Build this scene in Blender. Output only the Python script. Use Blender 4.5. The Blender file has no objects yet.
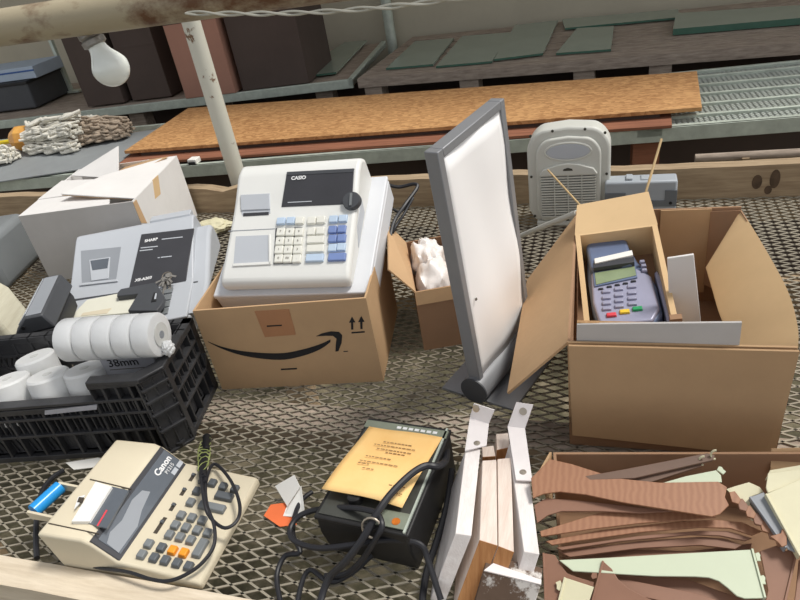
import bpy, bmesh, math, random
from mathutils import Vector, Matrix, Euler
R = math.radians
random.seed(7)
scene = bpy.context.scene
COL = scene.collection

# ------------------------------------------------------------------ camera
FPX = 650.0
dn = Vector((190, 1050, 650)).normalized()
lf = Vector((-2038, -38, 650)).normalized()
lf = (lf - dn * lf.dot(dn)).normalized()
AX, AZ = -lf, -dn
AY = AZ.cross(AX)
CAM = Vector((0, 0, 1.65))
TZ = 0.85                                    # bench top height


def ray(px, py):
    c = Vector(((px - 400) / FPX, (py - 300) / FPX, 1))
    return Vector((AX.dot(c), AY.dot(c), AZ.dot(c)))


def at(px, py, z=TZ):
    d = ray(px, py)
    return CAM + d * ((z - CAM.z) / d.z)


def aty(px, py, y):
    d = ray(px, py)
    return CAM + d * (y / d.y)


def onplane(px, py, p0, n):
    d = ray(px, py)
    return CAM + d * ((p0 - CAM).dot(n) / d.dot(n))


cam = bpy.data.cameras.new('camera')
cam.sensor_width = 36
cam.lens = FPX / 800 * 36
cam.clip_start = 0.02
co = bpy.data.objects.new('camera', cam)
COL.objects.link(co)
right = Vector((AX.x, AY.x, AZ.x))
upv = -Vector((AX.y, AY.y, AZ.y))
back = -Vector((AX.z, AY.z, AZ.z))
m4 = Matrix((right, upv, back)).transposed().to_4x4()
m4.translation = CAM
co.matrix_world = m4
scene.camera = co


# ------------------------------------------------------------------ materials
def srgb(r, g, b):
    def f(c):
        c /= 255
        return c / 12.92 if c <= 0.04045 else ((c + 0.055) / 1.055) ** 2.4
    return (f(r), f(g), f(b), 1)


MATS = {}


def mat(name, col, rough=0.6, metal=0.0, var=0.12, scale=12, bump=0.0, bscale=60, col2=None, stretch=None, thr=None,
        spec=0.4, trans=0.0, alpha=1.0, coat=0.0):
    m = bpy.data.materials.new(name)
    m.use_nodes = True
    nt = m.node_tree
    b = nt.nodes['Principled BSDF']
    b.inputs['Roughness'].default_value = rough
    b.inputs['Metallic'].default_value = metal
    b.inputs['Specular IOR Level'].default_value = spec
    if trans:
        b.inputs['Transmission Weight'].default_value = trans
    if alpha < 1:
        b.inputs['Alpha'].default_value = alpha
    if coat:
        b.inputs['Coat Weight'].default_value = coat
    tc = nt.nodes.new('ShaderNodeTexCoord')
    mp = nt.nodes.new('ShaderNodeMapping')
    nt.links.new(tc.outputs['Object'], mp.inputs['Vector'])
    if stretch:
        mp.inputs['Scale'].default_value = stretch
    nz = nt.nodes.new('ShaderNodeTexNoise')
    nz.inputs['Scale'].default_value = scale
    nz.inputs['Detail'].default_value = 6
    nz.inputs['Roughness'].default_value = 0.65
    nt.links.new(mp.outputs['Vector'], nz.inputs['Vector'])
    rp = nt.nodes.new('ShaderNodeValToRGB')
    c = Vector(col[:3])
    if col2 is None:
        lo = c * (1 - var)
        hi = c * (1 + var)
    else:
        lo, hi = c, Vector(col2[:3])
    rp.color_ramp.elements[0].color = (*[min(1, v) for v in lo], 1)
    rp.color_ramp.elements[1].color = (*[min(1, v) for v in hi], 1)
    a, z = thr if thr else (0.32, 0.68)
    rp.color_ramp.elements[0].position = a
    rp.color_ramp.elements[1].position = z
    nt.links.new(nz.outputs['Fac'], rp.inputs['Fac'])
    nt.links.new(rp.outputs['Color'], b.inputs['Base Color'])
    if bump:
        bn = nt.nodes.new('ShaderNodeTexNoise')
        bn.inputs['Scale'].default_value = bscale
        bn.inputs['Detail'].default_value = 5
        nt.links.new(mp.outputs['Vector'], bn.inputs['Vector'])
        bp = nt.nodes.new('ShaderNodeBump')
        bp.inputs['Strength'].default_value = bump
        bp.inputs['Distance'].default_value = 0.004
        nt.links.new(bn.outputs['Fac'], bp.inputs['Height'])
        nt.links.new(bp.outputs['Normal'], b.inputs['Normal'])
    MATS[name] = m
    return m


C = srgb
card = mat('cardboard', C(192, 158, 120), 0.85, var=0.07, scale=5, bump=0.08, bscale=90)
card2 = mat('cardboard_dark', C(160, 126, 98), 0.9, var=0.08, scale=6)  # also paints in shade on the big open box's inner walls
cardlight = mat('cardboard_light', C(216, 184, 140), 0.85, var=0.05, scale=6)
cardedge = mat('cardboard_edge', C(176, 138, 98), 0.9, var=0.2, scale=120)
tape = mat('brown_tape', C(178, 128, 92), 0.35, var=0.06)
whitecard = mat('white_carton', C(226, 223, 220), 0.7, var=0.04, scale=8)
greycard = mat('grey_white_carton', C(196, 192, 188), 0.8, var=0.05, scale=9)
ink = mat('black_ink', C(30, 30, 33), 0.6, var=0.1)
plwhite = mat('white_plastic', C(226, 226, 222), 0.42, var=0.02, scale=6)
plwhite2 = mat('cool_white_plastic', C(218, 220, 224), 0.42, var=0.02, scale=6)
plgrey = mat('silver_grey_plastic', C(186, 190, 196), 0.4, var=0.03, scale=6)
plgreyd = mat('mid_grey_plastic', C(146, 150, 156), 0.45, var=0.04, scale=6)
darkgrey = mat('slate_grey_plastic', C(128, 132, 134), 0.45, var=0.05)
keycap = mat('keycap_white', C(228, 227, 218), 0.5, var=0.03)
keyblue = mat('keycap_blue', C(120, 140, 190), 0.5, var=0.04)
keypale = mat('keycap_pale_blue', C(188, 206, 226), 0.5, var=0.04)
keygrey = mat('keycap_grey', C(88, 92, 96), 0.45, var=0.06)
keymid = mat('keycap_mid_grey', C(120, 124, 126), 0.45, var=0.06)
keyorange = mat('keycap_orange', C(236, 150, 40), 0.45, var=0.05)
smoke = mat('smoked_panel', C(62, 62, 66), 0.3, var=0.08, spec=0.5)
smoke2 = mat('smoked_blue_panel', C(92, 98, 106), 0.22, var=0.1, spec=0.6, coat=0.3)
darkpl = mat('charcoal_plastic', C(72, 74, 78), 0.5, var=0.08)
blackpl = mat('black_plastic', C(30, 30, 32), 0.5, var=0.15, scale=20)
cratepl = mat('crate_plastic', C(56, 56, 58), 0.4, var=0.3, scale=18, bump=0.1)
rubber = mat('black_cable', C(38, 38, 42), 0.45, var=0.1)
beige = mat('aged_beige_plastic', C(214, 203, 178), 0.5, var=0.03, scale=7)
beiged = mat('dark_slot', C(70, 62, 52), 0.7)
paper = mat('paper_white', C(236, 234, 228), 0.75, var=0.03)
rollpaper = mat('till_roll_paper', C(232, 232, 230), 0.7, var=0.03, scale=16)
shrink = mat('shrink_wrap_white', C(228, 229, 229), 0.28, var=0.04, scale=22, bump=0.25, bscale=28)
rollcore = mat('roll_core', C(214, 214, 210), 0.7)
label = mat('grey_label', C(172, 172, 178), 0.5, var=0.08)
signgrey = mat('sign_frame_grey', C(140, 141, 144), 0.4, var=0.05, metal=0.2)
signwhite = mat('sign_face', C(250, 248, 247), 0.5, var=0.02, scale=4)
steelgal = mat('galvanised_steel', C(192, 200, 188), 0.5, metal=0.25, var=0.14, scale=20)
meshsteel = mat('weathered_mesh_steel', C(158, 150, 134), 0.65, metal=0.2, var=0.2, scale=9)
meshgal = mat('galvanised_mesh', C(186, 192, 184), 0.6, metal=0.2, var=0.12, scale=9)
wood = mat('weathered_wood', C(146, 124, 98), 0.85, var=0.0, scale=7, col2=C(182, 160, 130), stretch=(1.2, 14, 14), bump=0.2)
woodpale = mat('pale_bleached_wood', C(200, 184, 160), 0.85, var=0.0, scale=7, col2=C(226, 212, 190), stretch=(1.2, 12, 12), bump=0.15)
woodknot = mat('dark_wood_stain', C(92, 74, 58), 0.9, var=0.3, scale=40)
palletwood = mat('pallet_wood', C(138, 124, 112), 0.9, col2=C(186, 170, 154), scale=6, stretch=(2, 14, 14), bump=0.2)
woodred = mat('reddish_wood', C(122, 78, 58), 0.85, col2=C(158, 104, 78), scale=6, stretch=(1, 12, 12))
rustpole = mat('chipped_pole_paint', C(120, 92, 68), 0.6, col2=C(206, 204, 190), scale=22, thr=(0.34, 0.39), bump=0.1)
rustpipe = mat('rusty_pipe', C(104, 72, 48), 0.6, col2=C(172, 160, 134), scale=11, thr=(0.38, 0.52), stretch=(0.6, 1, 1), bump=0.2)
brass = mat('socket_metal', C(150, 146, 140), 0.45, metal=0.5, var=0.2, scale=60)
wirem = mat('twisted_wire', C(186, 184, 172), 0.5, metal=0.3, var=0.15)
orange = mat('orange_paper', C(232, 116, 66), 0.7, var=0.08)
blue = mat('ink_roller_blue', C(40, 150, 222), 0.25, var=0.04)
manila = mat('manila_paper', C(240, 190, 116), 0.75, col2=C(250, 212, 146), scale=5)
bakelite = mat('black_bakelite', C(36, 35, 35), 0.5, var=0.25, scale=25)
plate_m = mat('grey_face_plate', C(84, 85, 80), 0.4, metal=0.4, var=0.2, scale=20)
greenplate = mat('green_nameplate', C(134, 140, 124), 0.45, metal=0.2, var=0.15, scale=30)
ringm = mat('steel_ring', C(170, 160, 146), 0.35, metal=0.7)
rustspot = mat('orange_rust', C(196, 108, 30), 0.8, var=0.3, scale=80)
paintwhite = mat('white_painted_wood', C(228, 219, 214), 0.7, col2=C(244, 238, 234), scale=14, stretch=(6, 1.5, 6), bump=0.15)
paintpink = mat('bare_pinkish_wood', C(218, 198, 184), 0.8, col2=C(238, 224, 212), scale=14, stretch=(8, 1, 8), bump=0.15)
woodcut = mat('cut_wood_end', C(168, 112, 66), 0.85, col2=C(196, 142, 92), scale=20, stretch=(8, 1, 1))
chipped = mat('chipped_white_paint', C(104, 84, 70), 0.8, col2=C(214, 208, 202), scale=22, thr=(0.5, 0.56), bump=0.3)
bracketwhite = mat('white_bracket_steel', C(238, 231, 229), 0.45, var=0.04, scale=20)
cream = mat('cream_bracket_paint', C(200, 208, 182), 0.4, var=0.03, scale=9)
creamold = mat('aged_cream_paint', C(214, 208, 176), 0.5, var=0.05, scale=16)
translucent_bag = mat('translucent_bag', C(242, 236, 232), 0.35, var=0.05, scale=10, bump=0.6, bscale=30)
concrete = mat('wall_panel', C(188, 180, 160), 0.9, var=0.06, scale=3)
crateglass = mat('frosted_glass_pane', C(148, 160, 146), 0.25, var=0.06, scale=4, spec=0.6)
glassgreen = mat('green_glass_edge', C(70, 104, 90), 0.2, var=0.1, spec=0.6)
boxdark = mat('dark_stored_carton', C(82, 70, 64), 0.9, var=0.1, scale=4)  # also colours the boards added to darken the gaps under benches
boxbrown = mat('brown_stored_carton', C(170, 126, 108), 0.9, var=0.06, scale=4)
bluebox = mat('pale_blue_carton', C(176, 190, 206), 0.6, var=0.04)
bluestripe = mat('blue_print', C(60, 96, 158), 0.6)
fanpl = mat('fan_plastic', C(206, 206, 198), 0.45, var=0.03, scale=6)
fandark = mat('fan_inside', C(70, 68, 60), 0.8)
casepl = mat('blue_grey_case', C(168, 174, 180), 0.45, var=0.04)
casedark = mat('case_recess_grey', C(112, 116, 120), 0.5, var=0.06)
bamboo = mat('bamboo', C(196, 168, 124), 0.6, var=0.12, scale=30)
termblue = mat('terminal_slate_blue', C(106, 120, 150), 0.35, var=0.05, metal=0.1)
termsilver = mat('terminal_lilac_grey', C(160, 160, 182), 0.35, var=0.05, metal=0.1)
lcd = mat('lcd_green', C(138, 152, 118), 0.25, var=0.1, scale=30)
redkey = mat('key_red', C(226, 72, 84), 0.4)
yellowkey = mat('key_yellow', C(242, 204, 60), 0.4)
greenkey = mat('key_green', C(50, 168, 104), 0.4)
mopwhite = mat('mop_cotton_white', C(222, 218, 206), 0.9, var=0.08, scale=40)
mopgrey = mat('mop_cotton_grey', C(168, 152, 134), 0.9, var=0.3, scale=30)
moporange = mat('orange_wrapper', C(206, 138, 62), 0.4, col2=C(232, 178, 92), scale=18)
yellow = mat('yellow_handle', C(236, 208, 40), 0.4)
greysheet = mat('grey_sheet', C(140, 144, 146), 0.5, var=0.06)
bulbglass = mat('opal_bulb_glass', C(238, 242, 236), 0.15, var=0.01, spec=0.6)
graphite = mat('printed_grey_text', C(90, 84, 76), 0.7)
fadedtype = mat('faded_type', C(158, 122, 84), 0.8)
whiteink = mat('white_print', C(232, 232, 232), 0.5)
palecream = mat('pale_cream_plastic', C(222, 220, 204), 0.5, var=0.03)
oldcream = mat('old_cream_sack', C(214, 210, 190), 0.8, var=0.0, col2=C(196, 190, 168), scale=9, stretch=(1, 1, 8))


def osb_mat():
    m = bpy.data.materials.new('osb_board')
    m.use_nodes = True
    nt = m.node_tree
    b = nt.nodes['Principled BSDF']
    b.inputs['Roughness'].default_value = 0.75
    tc = nt.nodes.new('ShaderNodeTexCoord')
    mp = nt.nodes.new('ShaderNodeMapping')
    mp.inputs['Scale'].default_value = (34, 60, 40)
    mp.inputs['Rotation'].default_value = (0, 0, 0.35)
    nt.links.new(tc.outputs['Object'], mp.inputs['Vector'])
    v = nt.nodes.new('ShaderNodeTexVoronoi')
    v.inputs['Scale'].default_value = 1.6
    nt.links.new(mp.outputs['Vector'], v.inputs['Vector'])
    n = nt.nodes.new('ShaderNodeTexNoise')
    n.inputs['Scale'].default_value = 2.5
    n.inputs['Detail'].default_value = 6
    nt.links.new(tc.outputs['Object'], n.inputs['Vector'])
    rp = nt.nodes.new('ShaderNodeValToRGB')
    rp.color_ramp.elements[0].color = C(158, 110, 64)
    rp.color_ramp.elements[1].color = C(206, 158, 104)
    rp.color_ramp.elements[0].position = .2
    rp.color_ramp.elements[1].position = .85
    sep = nt.nodes.new('ShaderNodeSeparateColor')
    nt.links.new(v.outputs['Color'], sep.inputs['Color'])
    mx = nt.nodes.new('ShaderNodeMath')
    mx.operation = 'MULTIPLY_ADD'
    mx.inputs[1].default_value = 0.55
    nt.links.new(sep.outputs['Red'], mx.inputs[0])
    m2 = nt.nodes.new('ShaderNodeMath')
    m2.operation = 'MULTIPLY'
    m2.inputs[1].default_value = 0.5
    nt.links.new(n.outputs['Fac'], m2.inputs[0])
    nt.links.new(m2.outputs[0], mx.inputs[2])
    nt.links.new(mx.outputs[0], rp.inputs['Fac'])
    nt.links.new(rp.outputs['Color'], b.inputs['Base Color'])
    return m


osb = osb_mat()


def woodgrain_mat():
    m = bpy.data.materials.new('woodgrain_bracket')
    m.use_nodes = True
    nt = m.node_tree
    b = nt.nodes['Principled BSDF']
    b.inputs['Roughness'].default_value = 0.5
    tc = nt.nodes.new('ShaderNodeTexCoord')
    w = nt.nodes.new('ShaderNodeTexWave')
    w.inputs['Scale'].default_value = 40
    w.inputs['Distortion'].default_value = 5
    w.inputs['Detail'].default_value = 3
    nt.links.new(tc.outputs['Object'], w.inputs['Vector'])
    rp = nt.nodes.new('ShaderNodeValToRGB')
    rp.color_ramp.elements[0].color = C(150, 104, 76)
    rp.color_ramp.elements[1].color = C(162, 116, 86)
    nt.links.new(w.outputs['Fac'], rp.inputs['Fac'])
    nt.links.new(rp.outputs['Color'], b.inputs['Base Color'])
    return m


woodgrain = woodgrain_mat()
channelbrown = mat('dark_brown_paint', C(112, 88, 74), 0.5, var=0.1)
bracketbrown = mat('brown_bracket_paint', C(142, 104, 84), 0.5, var=0.08, scale=12)


def ground_mat():
    m = bpy.data.materials.new('ground_gravel')
    m.use_nodes = True
    nt = m.node_tree
    b = nt.nodes['Principled BSDF']
    b.inputs['Roughness'].default_value = 0.95
    tc = nt.nodes.new('ShaderNodeTexCoord')
    n = nt.nodes.new('ShaderNodeTexNoise')
    n.inputs['Scale'].default_value = 5
    n.inputs['Detail'].default_value = 9
    n.inputs['Roughness'].default_value = 0.7
    nt.links.new(tc.outputs['Object'], n.inputs['Vector'])
    rp = nt.nodes.new('ShaderNodeValToRGB')
    e = rp.color_ramp.elements
    e[0].position = 0.34
    e[0].color = C(56, 48, 38)
    e[1].position = 0.66
    e[1].color = C(146, 134, 112)
    k = e.new(0.5)
    k.color = C(92, 87, 66)
    nt.links.new(n.outputs['Fac'], rp.inputs['Fac'])
    nt.links.new(rp.outputs['Color'], b.inputs['Base Color'])
    return m


ground = ground_mat()


# ------------------------------------------------------------------ mesh builder
class MB:
    def __init__(s, T=None):
        s.bm = bmesh.new()
        s.T = T or Matrix()

    def poly(s, verts, faces):
        vs = [s.bm.verts.new(s.T @ Vector(v)) for v in verts]
        for f in faces:
            try:
                s.bm.faces.new([vs[i] for i in f])
            except ValueError:
                pass
        return s

    def box(s, x0, x1, y0, y1, z0, z1):
        v = [(x, y, z) for z in (z0, z1) for y in (y0, y1) for x in (x0, x1)]
        return s.poly(v, [(0, 2, 3, 1), (4, 5, 7, 6), (0, 1, 5, 4), (2, 6, 7, 3), (0, 4, 6, 2), (1, 3, 7, 5)])

    def hexa(s, b4, t4):
        return s.poly(list(b4) + list(t4), [(3, 2, 1, 0), (4, 5, 6, 7), (0, 1, 5, 4), (1, 2, 6, 5), (2, 3, 7, 6), (3, 0, 4, 7)])

    def slab(s, pts, t, n=None):
        pts = [Vector(p) for p in pts]
        if n is None:
            n = Vector((0, 0, 0))
            for i in range(len(pts)):
                a, b = pts[i], pts[(i + 1) % len(pts)]
                n += a.cross(b)
            n.normalize()
        low = [p - n * t for p in pts]
        k = len(pts)
        f = [tuple(range(k)), tuple(range(2 * k - 1, k - 1, -1))]
        f += [(i, i + k, (i + 1) % k + k, (i + 1) % k) for i in range(k)]
        return s.poly(pts + low, f)

    def prism(s, poly, a0, a1, ax='x'):
        def mk(p, a):
            return {'x': (a, p[0], p[1]), 'y': (p[0], a, p[1]), 'z': (p[0], p[1], a)}[ax]
        k = len(poly)
        v = [mk(p, a0) for p in poly] + [mk(p, a1) for p in poly]
        f = [tuple(range(k - 1, -1, -1)), tuple(range(k, 2 * k))]
        f += [(i, (i + 1) % k, (i + 1) % k + k, i + k) for i in range(k)]
        return s.poly(v, f)

    def cyl(s, p0, p1, r0, r1=None, n=20, cap=True):
        r1 = r0 if r1 is None else r1
        return s.rings([Vector(p0), Vector(p1)], [r0, r1], n, cap)

    def rings(s, path, rad, n=12, cap=True, closed=False):
        path = [Vector(p) for p in path]
        k = len(path)
        if not isinstance(rad, (list, tuple)):
            rad = [rad] * k
        verts, faces = [], []
        prev = None
        for i, p in enumerate(path):
            if closed:
                t = path[(i + 1) % k] - path[i - 1]
            else:
                t = path[min(i + 1, k - 1)] - path[max(i - 1, 0)]
            t.normalize()
            if prev is None:
                a = Vector((0, 0, 1)) if abs(t.z) < 0.9 else Vector((1, 0, 0))
                u = t.cross(a).normalized()
            else:
                u = (prev - t * prev.dot(t)).normalized()
            prev = u
            w = t.cross(u)
            for j in range(n):
                q = 2 * math.pi * j / n
                verts.append(p + (u * math.cos(q) + w * math.sin(q)) * rad[i])
        for i in range(k if closed else k - 1):
            i2 = (i + 1) % k
            for j in range(n):
                j2 = (j + 1) % n
                faces.append((i * n + j, i * n + j2, i2 * n + j2, i2 * n + j))
        if cap and not closed:
            faces.append(tuple(range(n - 1, -1, -1)))
            faces.append(tuple(range((k - 1) * n, k * n)))
        return s.poly(verts, faces)

    def tube(s, pts, r, n=8, closed=False, sub=6):
        return s.rings(smooth(pts, sub, closed), r, n, True, closed)

    def lathe(s, prof, n=24, T=None):
        old = s.T
        if T:
            s.T = s.T @ T
        v, f = [], []
        k = len(prof)
        for (r, z) in prof:
            for j in range(n):
                q = 2 * math.pi * j / n
                v.append((r * math.cos(q), r * math.sin(q), z))
        for i in range(k - 1):
            for j in range(n):
                j2 = (j + 1) % n
                f.append((i * n + j, i * n + j2, (i + 1) * n + j2, (i + 1) * n + j))
        f.append(tuple(range(n - 1, -1, -1)))
        f.append(tuple(range((k - 1) * n, k * n)))
        s.poly(v, f)
        s.T = old
        return s

    def build(s, name, m, parent=None, bevel=0.0, seg=2, ang=35):
        me = bpy.data.meshes.new(name)
        bmesh.ops.recalc_face_normals(s.bm, faces=s.bm.faces)
        s.bm.to_mesh(me)
        s.bm.free()
        for p in me.polygons:
            p.use_smooth = True
        me.set_sharp_from_angle(angle=R(ang))
        me.materials.append(m)
        o = bpy.data.objects.new(name, me)
        COL.objects.link(o)
        if parent:
            o.parent = parent
        if bevel:
            bv = o.modifiers.new('bevel', 'BEVEL')
            bv.width = bevel
            bv.segments = seg
            bv.limit_method = 'ANGLE'
            bv.angle_limit = R(40)
            bv.harden_normals = False
        return o


def smooth(pts, sub=6, closed=False):
    pts = [Vector(p) for p in pts]
    k = len(pts)
    if k < 3:
        return pts
    out = []
    for i in range(k if closed else k - 1):
        if closed:
            p0, p1, p2, p3 = pts[i - 1], pts[i], pts[(i + 1) % k], pts[(i + 2) % k]
        else:
            p0, p1, p2, p3 = pts[max(i - 1, 0)], pts[i], pts[i + 1], pts[min(i + 2, k - 1)]
        for j in range(sub):
            t = j / sub
            out.append(0.5 * ((2 * p1) + (p2 - p0) * t + (2 * p0 - 5 * p1 + 4 * p2 - p3) * t * t + (3 * p1 - p0 - 3 * p2 + p3) * t ** 3))
    if not closed:
        out.append(pts[-1])
    return out


def tag(o, lab=None, cat=None, group=None, kind=None):
    if lab:
        o['label'] = lab
    if cat:
        o['category'] = cat
    if group:
        o['group'] = group
    if kind:
        o['kind'] = kind
    return o


def thing(name, lab, cat, loc=(0, 0, 0), rz=0, rx=0, ry=0, group=None):
    o = bpy.data.objects.new(name, None)
    o.empty_display_size = 0.05
    COL.objects.link(o)
    o.location = loc
    o.rotation_euler = (R(rx), R(ry), R(rz))
    return tag(o, lab, cat, group)


def W(o):
    return Matrix.Translation(o.location) @ o.rotation_euler.to_matrix().to_4x4()


class Face:
    """a flat face on a thing: local origin, u axis, v axis; pixels land on it as (u, v)"""

    def __init__(s, root, o, u, v):
        s.root = root
        u = Vector(u).normalized()
        v = Vector(v)
        v = (v - u * v.dot(u)).normalized()
        n = u.cross(v)
        s.L = Matrix((u, v, n)).transposed().to_4x4()
        s.L.translation = Vector(o)
        s.M = W(root) @ s.L

    def uv(s, px, py, h=0.0):
        n = s.M.to_3x3() @ Vector((0, 0, 1))
        p0 = s.M @ Vector((0, 0, h))
        q = s.M.inverted() @ onplane(px, py, p0, n)
        return q.x, q.y

    def mb(s):
        return MB(s.L)

    def quad(s, px4, z0=0.0, z1=0.001):
        m = s.mb()
        b = [(*s.uv(*p), z0) for p in px4]
        t = [(x, y, z1) for x, y, _ in b]
        m.hexa(b, t)
        return m


def text(body, size, m, parent, name, L, ext=0.0004, ax='CENTER', bold=0.0, shear=0.0):
    cu = bpy.data.curves.new(name, 'FONT')
    cu.body = body
    cu.size = size
    cu.extrude = ext
    cu.align_x = ax
    cu.align_y = 'CENTER'
    cu.offset = bold
    cu.shear = shear
    cu.resolution_u = 3
    tmp = bpy.data.objects.new('tmp', cu)
    COL.objects.link(tmp)
    bpy.context.view_layer.update()
    dg = bpy.context.evaluated_depsgraph_get()
    me = bpy.data.meshes.new_from_object(tmp.evaluated_get(dg))
    bpy.data.objects.remove(tmp)
    me.name = name
    me.transform(L)
    me.materials.clear()
    me.materials.append(m)
    o = bpy.data.objects.new(name, me)
    COL.objects.link(o)
    if parent:
        o.parent = parent
    return o


def crumple(center, rad, seed, amp=.25, n=3):
    bm = bmesh.new()
    bmesh.ops.create_icosphere(bm, subdivisions=4, radius=1)
    rnd = random.Random(seed)
    ws = [(Vector((rnd.gauss(0, 1), rnd.gauss(0, 1), rnd.gauss(0, 1))).normalized() * rnd.uniform(3, 11), rnd.uniform(0, 6)) for _ in range(14)]
    for v in bm.verts:
        s_ = sum(abs(math.sin(v.co.dot(w) + ph)) for w, ph in ws) / len(ws)
        k_ = 1 + amp * (s_ - .63) * 2.4
        v.co = Vector((v.co.x * rad[0], v.co.y * rad[1], v.co.z * rad[2])) * k_ + Vector(center)
    return bm


def TR(x=0, y=0, z=0):
    return Matrix.Translation((x, y, z))


def RX(a):
    return Matrix.Rotation(R(a), 4, 'X')


def RY(a):
    return Matrix.Rotation(R(a), 4, 'Y')


def RZ(a):
    return Matrix.Rotation(R(a), 4, 'Z')


# ------------------------------------------------------------------ setting
tag(MB().box(-9, 6, -3, 9, -0.1, 0).build('floor', ground), kind='structure')
tag(MB().box(-7.5, 4.5, 4.62, 4.72, 0, 3.0).build('wall_back', concrete), kind='structure')
tag(MB().box(-7.5, 4.5, 3.25, 4.72, 3.0, 3.06).build('shade_roof', concrete), kind='structure')  # unseen roof slab, added to shade the back benches


# ------------------------------------------------------------------ expanded metal
def expanded(m, x0, x1, y0, y1, z, lwd, swd, w, t, zf=None):
    nx = int(round((x1 - x0) / (lwd / 2)))
    ny = int(round((y1 - y0) / swd))
    verts, faces = [], []
    for k in range(ny + 1):
        for sg in (1, -1):
            if (k == 0 and sg < 0) or (k == ny and sg > 0):
                continue
            base = len(verts)
            for i in range(nx + 1):
                x = x0 + i * lwd / 2
                y = y0 + k * swd + (sg * swd / 2 if i % 2 else 0)
                zz = z + (zf(x, y) if zf else 0)
                verts += [(x, y - w / 2, zz), (x, y + w / 2, zz), (x, y + w / 2, zz - t), (x, y - w / 2, zz - t)]
            for i in range(nx):
                a = base + 4 * i
                b = a + 4
                for j in range(4):
                    j2 = (j + 1) % 4
                    faces.append((a + j, b + j, b + j2, a + j2))
    me = bpy.data.meshes.new('mesh_top')
    me.from_pydata(verts, [], faces)
    me.materials.append(m)
    me.update()
    o = bpy.data.objects.new('mesh_top', me)
    COL.objects.link(o)
    return o


# ------------------------------------------------------------------ bench in the foreground
bench = thing('greenhouse_bench', 'long expanded metal mesh bench with wooden rails holding the sale items', 'bench', (-0.5, 1.1, 0))
BX0, BX1 = -2.3, 1.12
mt = expanded(meshsteel, BX0 + 0.5, BX1 + 0.5, 0.444 - 1.1, 1.744 - 1.1, TZ, 0.047, 0.0195, 0.0036, 0.0022)
mt.parent = bench


def rail(y0, y1, z0, z1, m, name, wavy=False):
    mm = MB()
    n = 60
    v, f = [], []
    rnd = random.Random(3)
    for i in range(n + 1):
        x = BX0 + 0.5 + (BX1 - BX0) * i / n
        X = x - 0.5
        dz = rnd.uniform(-0.003, 0.003) if wavy else rnd.uniform(-.001, .001)
        if wavy and -1.33 < X < -1.05:
            dz -= 0.008 + 0.008 * math.sin(X * 40)
        for (y, z) in ((y0, z0), (y1, z0), (y1, z1 + dz), (y0, z1 + dz)):
            v.append((x, y - 1.1, z))
    for i in range(n):
        for j in range(4):
            f.append((4 * i + j, 4 * i + 4 + j, 4 * i + 4 + (j + 1) % 4, 4 * i + (j + 1) % 4))
    f += [(0, 1, 2, 3), (4 * n, 4 * n + 3, 4 * n + 2, 4 * n + 1)]
    mm.poly(v, f)
    return mm.build(name, m, bench, ang=50)


br = rail(1.75, 1.79, 0.78, 0.937, wood, 'back_rail', True)
k1 = MB()
for (px, py, a, b) in ((757, 182, .012, .02), (775, 179, .012, .026), (768, 190, .009, .012)):
    p = aty(px, py, 1.7495)
    k1.lathe([(0.001, 0), (1, 0), (1, 0.001), (0.001, .001)], 14, TR(p.x + .5, 1.7498 - 1.1, p.z) @ RX(90) @ Matrix.Diagonal((a, b, .6, 1)))
k1.build('wood_knot', woodknot, br)
rail(0.395, 0.4405, 0.77, 0.862, woodpale, 'front_rail')
MB().box(BX0 + .5, BX1 + .5, .785 - 1.1, .855 - 1.1, .80, .846).build('support_board', palletwood, bench)
MB().box(BX0 + .5, BX1 + .5, 1.32 - 1.1, 1.36 - 1.1, .76, .846).build('support_board', wood, bench)
for x in (-2.2, -1.1, 0.0, 1.05):
    for y in (.48, 1.68):
        MB().box(x + .5 - .04, x + .5 + .04, y - 1.1 - .04, y - 1.1 + .04, 0, .8).build('leg', wood, bench)

# ------------------------------------------------------------------ smile carton + white cash register
T_ = 0.004


def carton(root, w, d, h, m, t=T_):
    MB().box(0, w, 0, t, 0, h).build('front_panel', m, root)
    MB().box(0, w, d - t, d, 0, h).build('back_panel', m, root)
    MB().box(0, t, t, d - t, 0, h).build('side_panel', m, root)
    MB().box(w - t, w, t, d - t, 0, h).build('side_panel', m, root)
    MB().box(t, w - t, t, d - t, 0, t).build('bottom_panel', m, root)


az = thing('cardboard_box', 'brown cardboard box with black smile arrow print, under the white cash register', 'box', (-.757, .876, TZ), 9.35)
AW, AD, AH = .341, .256, .1955
carton(az, AW, AD, AH, card)
F = Face(az, (0, 0, 0), (1, 0, 0), (0, 0, 1))
cr = [(208, 341.5), (222, 347.5), (240, 352.5), (262, 355.5), (284, 356), (304, 352), (320, 346.5), (330.5, 340.5)]
th = [0.5, 2.0, 4.0, 5.6, 6.4, 6.2, 5, 2.6]
up_ = [F.uv(x, y - t * .5) for (x, y), t in zip(cr, th)]
lo_ = [F.uv(x, y + t * .55) for (x, y), t in zip(cr, th)]
up2 = smooth([(*p, 0) for p in up_], 5)
lo2 = smooth([(*p, 0) for p in lo_], 5)
mm = F.mb()
k = len(up2)
mm.poly([(p.x, p.y, .0006) for p in up2 + lo2] + [(p.x, p.y, -.001) for p in up2 + lo2],
        [(i, i + 1, k + i + 1, k + i) for i in range(k - 1)] + [(0, k, 3 * k, 2 * k)])
mm.build('smile_print', ink, az)
hd = [(316, 336.2), (322, 333.2), (331, 331.2), (339, 331.8), (342.2, 335), (341.6, 343), (338.5, 351), (335.5, 351.5), (335.8, 345), (336.5, 338.5), (333, 335.8), (326, 335.6)]
F.mb().prism([F.uv(*p) for p in hd], -.001, .0006, 'z').build('arrow_head_print', ink, az)
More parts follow.
